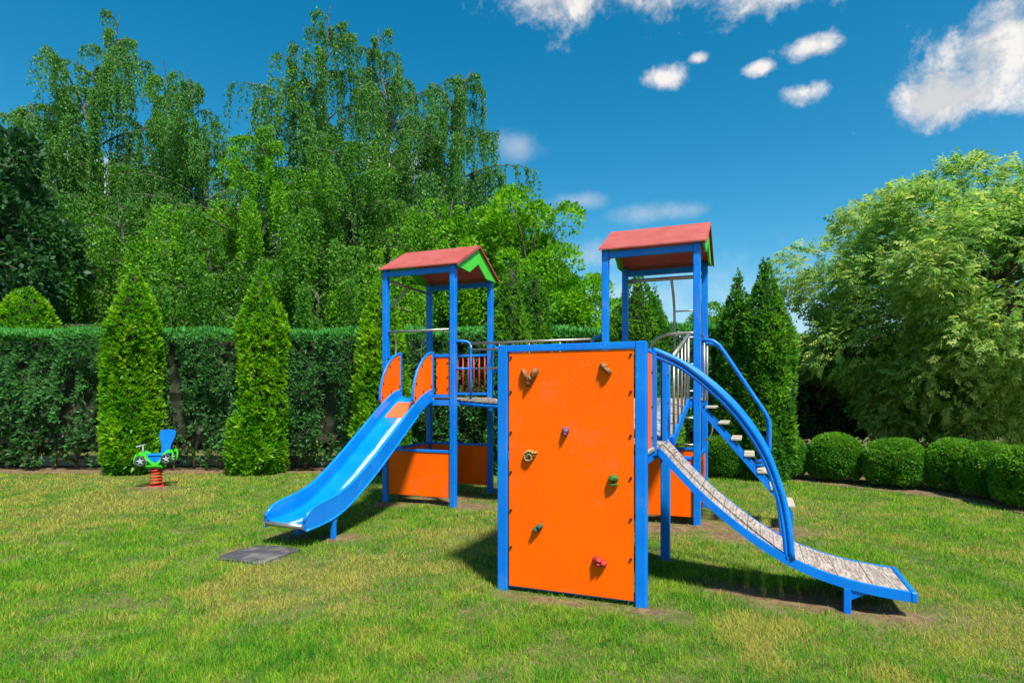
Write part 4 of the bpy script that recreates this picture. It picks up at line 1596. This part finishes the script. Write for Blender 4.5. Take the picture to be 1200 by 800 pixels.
    for u in (uA - .001, uB + .001):
        sg = 1 if u > -1.2 else -1
        mb = MB()
        mb.prism([(vA - VC, hA - .08), (vB - VC, hB - .08), (vB - VC, hB + .02), (vA - VC, hA + .02)], 0, min(u, u + sg * .03) - UC, max(u, u + sg * .03) - UC)
        mb.build('stringer', M['blue'], sb)
        ur = u + sg * .015
        mb = MB()
        top = .35 if sg > 0 else .17
        ltube(mb, [(ur, vA + .02, 1.97), (ur, vB - .05, 1.97 + top)], .020)
        mb.build('handrail', M['steel'], sb)
        for k in range(5):
            v = vA + .10 + (vB - vA - .16) * k / 4
            f = (v - vA) / (vB - vA)
            mb = MB()
            ltube(mb, [(ur, v, hA + (hB - hA) * f + .021), (ur, v, 1.955 + top * f)], .018 if k == 4 else .012, 8)
            mb.build('baluster', M['steel'], sb)

    # ---- guard hoop and bent climbing ladder at the back of the right tower
    u0, u1, v0, v1 = B_
    cl = link('climbing_ladder', None, root)
    mb = MB()
    ltube(mb, [(u0 + PW, v1, 3.28), (u1 - PW, v1, 3.28)], .028)
    mb.build('top_bar', M['steel'], cl)
    for u in (-1.07, -.70):
        mb = MB()
        ltube(mb, [(u, v1 + (.0 if u < -1 else .03), 3.28), (u, v1 + .26, 3.05), (u, v1 + .36, 2.88), (u, v1 + .38, 2.75), (u, v1 + .38, 0)], .019)
        mb.build('pole', M['steel'], cl)
    for h in (.45, .85, 1.25, 1.65, 2.05, 2.45, 2.85):
        mb = MB()
        ltube(mb, [(-1.07, v1 + .37, h), (-.70, v1 + .37, h)], .012, 8)
        mb.build('rung', M['steel'], cl)
    mb = MB()
    ltube(mb, [(u1 - PW, v0 + .5, 2.40), (u1 - .3, v0 + .5, 2.40), (u1 - .50, v0 + .5, 2.37), (u1 - .62, v0 + .5, 2.26), (u1 - .66, v0 + .5, 2.05), (u1 - .66, v0 + .5, DECK)], .019, 10, 3)
    mb.build('guard_hoop', M['steel'], root)
    mb = MB()
    ltube(mb, [(u1, v0 + PW, 2.39), (u1, v1 - PW, 2.39)], .015, 8)
    mb.build('cross_bar', M['steel'], root)
    mb = MB()
    ltube(mb, [(u1 + .05 + .10 * math.cos(t), v0 + .5, 1.18 + .17 * math.sin(t)) for t in np.linspace(-1.6, 1.6, 12)], .011, 8)
    mb.build('ring_handle', M['steel'], root)

    # ---- stairs of the right tower
    stc = link('stairs', None, root)
    va, vb = v0 + .12, v0 + .66
    for i in range(7):
        u = -.475 + .147 * i
        h = 1.455 - .192 * i
        mb = MB()
        lbox(mb, u - .045, u + .075, va - .03, vb + .03, h - .026, h)
        mb.build('step', M['tread'], stc)
    for v in (va, vb):
        mb = MB()
        mb.prism([(u1 + PW + .001 - UC, 1.375), (u1 + PW + .001 - UC, 1.455), (.455 - UC, .225), (.455 - UC, -.02), (.415 - UC, -.02), (.415 - UC, .20)], 1, v - .018 - VC, v + .018 - VC)
        mb.build('stringer', M['blue'], stc)
        mb = MB()
        rail = [(u1 + PW, v, 2.265), (-.50, v, 2.27), (-.43, v, 2.255), (-.36, v, 2.20), (-.30, v, 2.11), (.155, v, 1.385), (.195, v, 1.30), (.205, v, 1.22), (.205, v, .96), (.19, v, .84), (.14, v, .76), (.05, v, .74)]
        ltube(mb, rail, .024, 10)
        mb.build('handrail', M['blue'], stc)
        mb = MB()
        ltube(mb, [(u1 + .075, v, 1.52), (u1 + .075, v, 2.26)], .014, 8)
        mb.build('upright', M['steel'], stc)

    # ---- climbing wall
    u0, u1, v0, v1 = C_
    cw = link('climbing_wall', None, root)
    for u in (u0, u1):
        mb = MB()
        lbox(mb, u - PW, u + PW, v0 - PW, v0 + PW, -.03, 2.0, .007)
        mb.build('frame_post', M['blue'], cw)
    mb = MB()
    lbox(mb, u0 + PW + .001, u1 - PW - .001, v0 - PW + .003, v0 + PW, 1.945, 1.998)
    mb.build('frame_beam', M['blue'], cw)
    mb = MB()
    lbox(mb, u0 + PW + .012, u1 - PW - .012, v0 - .030, v0 - .012, .045, 1.938, .003)
    mb.build('board', M['orange'], cw)
    mb = MB()
    lbox(mb, u0 + PW + .001, u1 - PW - .001, v0 - .011, v0 + .02, .03, .10)
    mb.build('frame_beam', M['blue'], cw)
    for u in (u0 + PW + .032, u1 - PW - .032):
        for h in (.36, .66, .97, 1.29, 1.62, 1.90):
            bolt(cw, u, v0 - .032, h, BOLT_V)

    def hold(u, h, blobs, mat, label, seed):
        rs = np.random.default_rng(seed)
        mb = MB()
        for (du, dh, ru, rh, rot, dep) in blobs:
            bm = bmesh.new()
            bmesh.ops.create_icosphere(bm, subdivisions=3, radius=1)
            P = np.array([v.co[:] for v in bm.verts])
            nz = fbm(P * 2.2 + seed * 5, seed, 3) * .5 + .68
            P = P * nz[:, None]
            cr, sr = math.cos(rot), math.sin(rot)
            x = P[:, 0] * ru
            z = P[:, 2] * rh
            X = x * cr - z * sr + du
            Z = x * sr + z * cr + dh
            Y = np.minimum(P[:, 1] * dep, .004)
            V = [L(u + X[i], v0 - .034 + Y[i], h + Z[i]) for i in range(len(P))]
            mb.add(V, [[q.index for q in f.verts] for f in bm.faces], True)
            bm.free()
        mb.build('climbing_hold', M[mat], cw, label)
    hold(-1.642, 1.745, [(-.045, .02, .022, .055, .5, .05), (.035, .02, .055, .03, 1.0, .06), (.0, -.02, .045, .03, .2, .055), (-.012, -.055, .020, .038, -.2, .05)], 'hold_brown', 'brown heart-shaped climbing hold', 1)
    hold(-1.03, 1.795, [(-.015, .018, .035, .03, -.6, .045), (.015, -.012, .045, .022, -.7, .05)], 'hold_brown', 'brown slanting climbing hold', 2)
    hold(-1.348, 1.313, [(0, 0, .03, .036, 0, .045), (0, -.02, .018, .025, 0, .05)], 'hold_purple', 'small dark purple climbing hold', 3)
    ring = []
    for k in range(26):
        t = .3 + k * .36
        rr = .046 - .0013 * k
        ring.append((rr * math.cos(t), rr * 1.05 * math.sin(t), .0135, .0135, 0, .034))
    ring.append((.052, .034, .018, .012, .3, .04))
    hold(-1.652, 1.10, ring, 'hold_tan', 'tan snail-shaped climbing hold', 4)
    hold(-.970, .95, [(0, .012, .042, .032, 0, .05), (0, -.034, .040, .012, 0, .045)], 'hold_green', 'green tree-shaped climbing hold', 5)
    hold(-1.58, .535, [(.016, .014, .032, .022, .5, .045), (-.014, -.012, .032, .024, .3, .05)], 'hold_teal', 'dark green climbing hold', 6)
    hold(-1.076, .318, [(-.012, .012, .045, .030, -.2, .05), (.028, -.012, .030, .028, 0, .05), (-.01, -.015, .03, .022, 0, .055)], 'hold_red', 'red climbing hold near the foot of the wall', 7)

    # side panels of the wall platform
    RN, RF = 4.98, 5.64                   # ramp between these
    for (a, b, nm) in ((v0 + PW + .004, RN - .03, 'guard_panel'), (RF + .04, v1 - PW - .006, 'guard_panel')):
        g = link(nm, None, root)
        mb = MB()
        lbox(mb, u1 - .002, u1 + .016, a, b, 1.10, 1.93)
        mb.build('board', M['orange'], g)
        for h in (1.25, 1.5, 1.78):
            bolt(g, u1 + .018, b - .03, h, BOLT_U)
        mb = MB()
        lbox(mb, u1 - .02, u1 + .02, a, b, 1.935, 1.965)
        mb.build('rail', M['blue'], g)
    g = link('guard_panel', None, root)
    mb = MB()
    lbox(mb, u0 - .01, u0 + .01, v0 + PW + .004, v1 - PW - .004, 1.19, 1.93)
    mb.build('board', M['orange'], g)
    mb = MB()
    lbox(mb, u0 - .02, u0 + .02, v0 + PW + .001, v1 - PW - .001, 1.935, 1.975)
    mb.build('rail', M['blue'], g)

    # ---- curved plank ramp with arched handrails
    rp = link('plank_ramp', None, root)
    prof = smooth_path([(u1 + .03, 1.185, 0), (-.70, 1.165, 0), (-.484, .935, 0), (-.292, .750, 0), (-.077, .580, 0), (.104, .458, 0), (.282, .362, 0), (.478, .288, 0), (.668, .240, 0), (.85, .212, 0), (1.05, .195, 0)][1:], 6)
    rs_ = resamp(prof, 60)
    for v in (RN, RF):
        mb = MB()
        V, F = [], []
        for (u, h) in rs_:
            for dv in (-.018, .018):
                V.append(L(u, v + dv, h - .062))
                V.append(L(u, v + dv, h + .006))
        for i in range(60):
            o, q = i * 4, (i + 1) * 4
            F += [(o, o + 1, q + 1, q), (o + 2, q + 2, q + 3, o + 3), (o + 1, o + 3, q + 3, q + 1), (o, q, q + 2, o + 2)]
        F += [(0, 2, 3, 1), tuple(240 + k for k in (0, 1, 3, 2))]
        mb.add(V, F)
        mb.build('stringer', M['blue'], rp)
    mb = MB()
    lbox(mb, 1.052, 1.092, RN - .018, RF + .018, .130, .205, .008)
    mb.build('end_rail', M['blue'], rp)
    npl = 18
    pts = resamp(prof, npl * 6)
    for i in range(npl):
        seg = pts[i * 6:i * 6 + 7]
        a, b = seg[0], seg[-1]
        d = Vector((b[0] - a[0], b[1] - a[1])).normalized()
        nr = Vector((-d.y, d.x))
        a2 = Vector(a) + d * .0022
        b2 = Vector(b) - d * .0022
        jit = random.uniform(-.003, .003)
        sag = min((Vector(p) - a2).dot(nr) for p in seg)
        q = [a2 + nr * (-.025 + jit), b2 + nr * (-.025 + jit), b2 + nr * (.004 + jit), a2 + nr * (.004 + jit)]
        mb = MB()
        mb.prism([(p.x - UC, p.y) for p in [Vector((w.x, w.y)) for w in q]], 1, RN + .02 - VC, RF - .02 - VC) if False else None
        V = [(p.x - UC, RN + .02 - VC, p.y) for p in q] + [(p.x - UC, RF - .02 - VC, p.y) for p in q]
        mb.add(V, [(0, 1, 2, 3), (7, 6, 5, 4), (0, 4, 5, 1), (1, 5, 6, 2), (2, 6, 7, 3), (3, 7, 4, 0)])
        mb.build('plank', M['wood'], rp)
    for v in (RN + .005, RF - .005):
        mb = MB()
        lbox(mb, .63, .68, v - .024, v + .024, -.03, .215 - .03, .005)
        mb.prism([(.68 - UC, .10), (.68 - UC, .182), (.80 - UC, .166)], 1, v - .012 - VC, v + .012 - VC)
        mb.build('leg', M['blue'], rp)
    for v in (RN - .004, RF + .004):
        mb = MB()
        lbox(mb, u1 + .005, u1 + .05, v - .024, v + .024, 1.10, 1.955, .004)
        mb.build('stub_post', M['blue'], rp)
        if v > 5.2:
            for h in (1.3, 1.52, 1.78):
                bolt(rp, u1 + .052, v, h, BOLT_U)
        arc = [(u1 + .02, v, 1.965), (-.645, v, 1.92), (-.484, v, 1.833), (-.237, v, 1.622), (-.049, v, 1.408), (.104, v, 1.161), (.205, v, .892), (.258, v, .646), (.288, v, .355)]
        mb = MB()
        ltube(mb, arc, .025, 10, 5)
        mb.build('handrail', M['blue'], rp)
        mb = MB()
        arc2 = [(a - .038 * (.3 + .7 * i / 8), b, c - .045 * (1 - .85 * i / 8)) for i, (a, b, c) in enumerate(arc)]
        ltube(mb, arc2, .016, 8, 5)
        mb.build('handrail_web', M['blue'], rp)


build_play()


# ------------------------------------------------------------------ spring rider and mat
def build_rider():
    Y = 10.37
    root = link('spring_rider', None)
    root.location = (px(183, Y), Y, 0)
    root.rotation_euler.z = R(14)
    tag(root, 'green and blue spring rider on a red coil in front of the hedge', 'spring rider')
    mb = MB()
    pts = []
    turns = 5.5
    for k in range(int(turns * 14) + 1):
        a = k / 14 * 2 * math.pi
        pts.append((.088 * math.cos(a), .088 * math.sin(a), .03 + .30 * k / (turns * 14)))
    mb.tube(pts, .015, 8)
    mb.build('spring', M['spring_red'], root)
    mb = MB()
    mb.tube([(0, 0, -.02), (0, 0, .025)], .12, 18)
    mb.build('base_plate', M['spring_red'], root)
    mb = MB()
    mb.box((-.13, -.11, .335), (.13, .11, .36), .006)
    mb.build('top_plate', M['rider_green'], root)
    # side boards: wheel arches joined by a dip
    wave = smooth_path([(-.30, .50, 0), (-.27, .565, 0), (-.20, .595, 0), (-.13, .56, 0), (-.06, .46, 0), (.02, .405, 0), (.09, .45, 0), (.15, .56, 0), (.22, .625, 0), (.29, .62, 0), (.31, .58, 0)], 5)
    for y in (-.12, .12):
        mb = MB()
        up = [(p.x, p.y + .022) for p in wave]
        dn = [(p.x, p.y - .030) for p in wave][::-1]
        n = len(up)
        V = []
        for i in range(n):
            for yy in (y - .012, y + .012):
                V.append((up[i][0], yy, up[i][1]))
                V.append((dn[n - 1 - i][0], yy, dn[n - 1 - i][1]))
        F = []
        for i in range(n - 1):
            o, q = i * 4, i * 4 + 4
            F += [(o, o + 1, q + 1, q), (o + 2, q + 2, q + 3, o + 3), (o, q, q + 2, o + 2), (o + 1, o + 3, q + 3, q + 1)]
        F += [(0, 2, 3, 1), tuple(4 * (n - 1) + k for k in (0, 1, 3, 2))]
        mb.add(V, F)
        # arch legs coming down outside each wheel
        mb.tube([(-.295, y, .52), (-.30, y, .44), (-.285, y, .385)], .013, 6)
        mb.tube([(-.135, y, .53), (-.12, y, .43), (-.125, y, .375)], .013, 6)
        mb.tube([(.30, y, .60), (.30, y, .50), (.275, y, .43)], .013, 6)
        mb.tube([(-.13, y, .372), (.12, y, .372)], .012, 6)
        mb.build('side_board', M['rider_green'], root)
    for (x, z, r) in ((-.20, .455, .092), (.205, .49, .088)):
        for y in (-.145, .145):
            mb = MB()
            pts = [(x + (r - .018) * math.cos(t), y, z + (r - .018) * math.sin(t)) for t in np.linspace(0, 2 * math.pi, 21)]
            mb.tube(pts, .018, 6, cap=False)
            w = mb.build('wheel', M['tyre'], root)
            mb = MB()
            mb.tube([(x, y - .012, z), (x, y + .012, z)], .024, 10)
            for k in range(5):
                t = k * 2 * math.pi / 5 + .4
                mb.tube([(x, y, z), (x + (r - .03) * math.cos(t), y, z + (r - .03) * math.sin(t))], .012, 5)
            mb.build('rim', M['hub'], w)
    mb = MB()
    mb.box((-.10, -.10, .42), (.12, .10, .54), .015)
    mb.box((-.14, -.115, .541), (.16, .115, .572), .012)
    mb.build('seat', M['blue'], root)
    # keyhole-shaped backrest, leaning back
    half = [(.075, .60), (.070, .68), (.072, .76), (.10, .83), (.125, .90), (.128, .97), (.105, 1.01), (.05, 1.02)]
    poly = [(y, z) for y, z in half] + [(-y, z) for y, z in half[::-1]]
    mb = MB()
    n = len(poly)
    V = [(.15 + (z - .6) * .10 + y, -.014, z - .03) for y, z in poly] + [(.15 + (z - .6) * .10 + y, .014, z - .03) for y, z in poly]
    mb.add(V, [tuple(range(n))[::-1], tuple(range(n, 2 * n))] + [(i, (i + 1) % n, n + (i + 1) % n, n + i) for i in range(n)])
    o = mb.build('backrest', M['blue'], root)
    mb = MB()
    mb.tube([(-.20, 0, .56), (-.215, 0, .72)], .014, 8)
    mb.tube([(-.225, -.22, .715), (-.215, 0, .72), (-.225, .22, .715)], .012, 8)
    mb.build('handlebar', M['hub'], root)
    mb = MB()
    mb.tube([(-.05, -.20, .30), (-.05, .20, .30)], .012, 8)
    mb.build('footrest', M['tyre'], root)
    root.rotation_euler.z = R(12)


def build_mat():
    mb = MB()
    bm = bmesh.new()
    bmesh.ops.create_grid(bm, x_segments=14, y_segments=14, size=.29)
    V = []
    for v in bm.verts:
        z = .020 + .008 * math.sin(v.co.x * 9 + 1) + .006 * math.cos(v.co.y * 11)
        V.append((v.co.x, v.co.y, z))
    F = [[q.index for q in f.verts] for f in bm.faces]
    mb.add(V, F, True)
    mb.add([(x, y, z - .03) for x, y, z in V], F, True)
    border = [e for e in bm.edges if e.is_boundary]
    nv = len(V)
    base = len(mb.v) - 2 * nv
    for e in border:
        a, b = e.verts[0].index, e.verts[1].index
        mb.f.append((base + a, base + b, base + nv + b, base + nv + a))
        mb.sm.append(False)
    bm.free()
    o = mb.build('rubber_mat', M['rubber'])
    o.location = (-2.53, 5.96, 0)
    o.rotation_euler.z = -ANG
    tag(o, 'dark grey rubber mat lying in the grass before the slide end', 'mat')


build_rider()
build_mat()
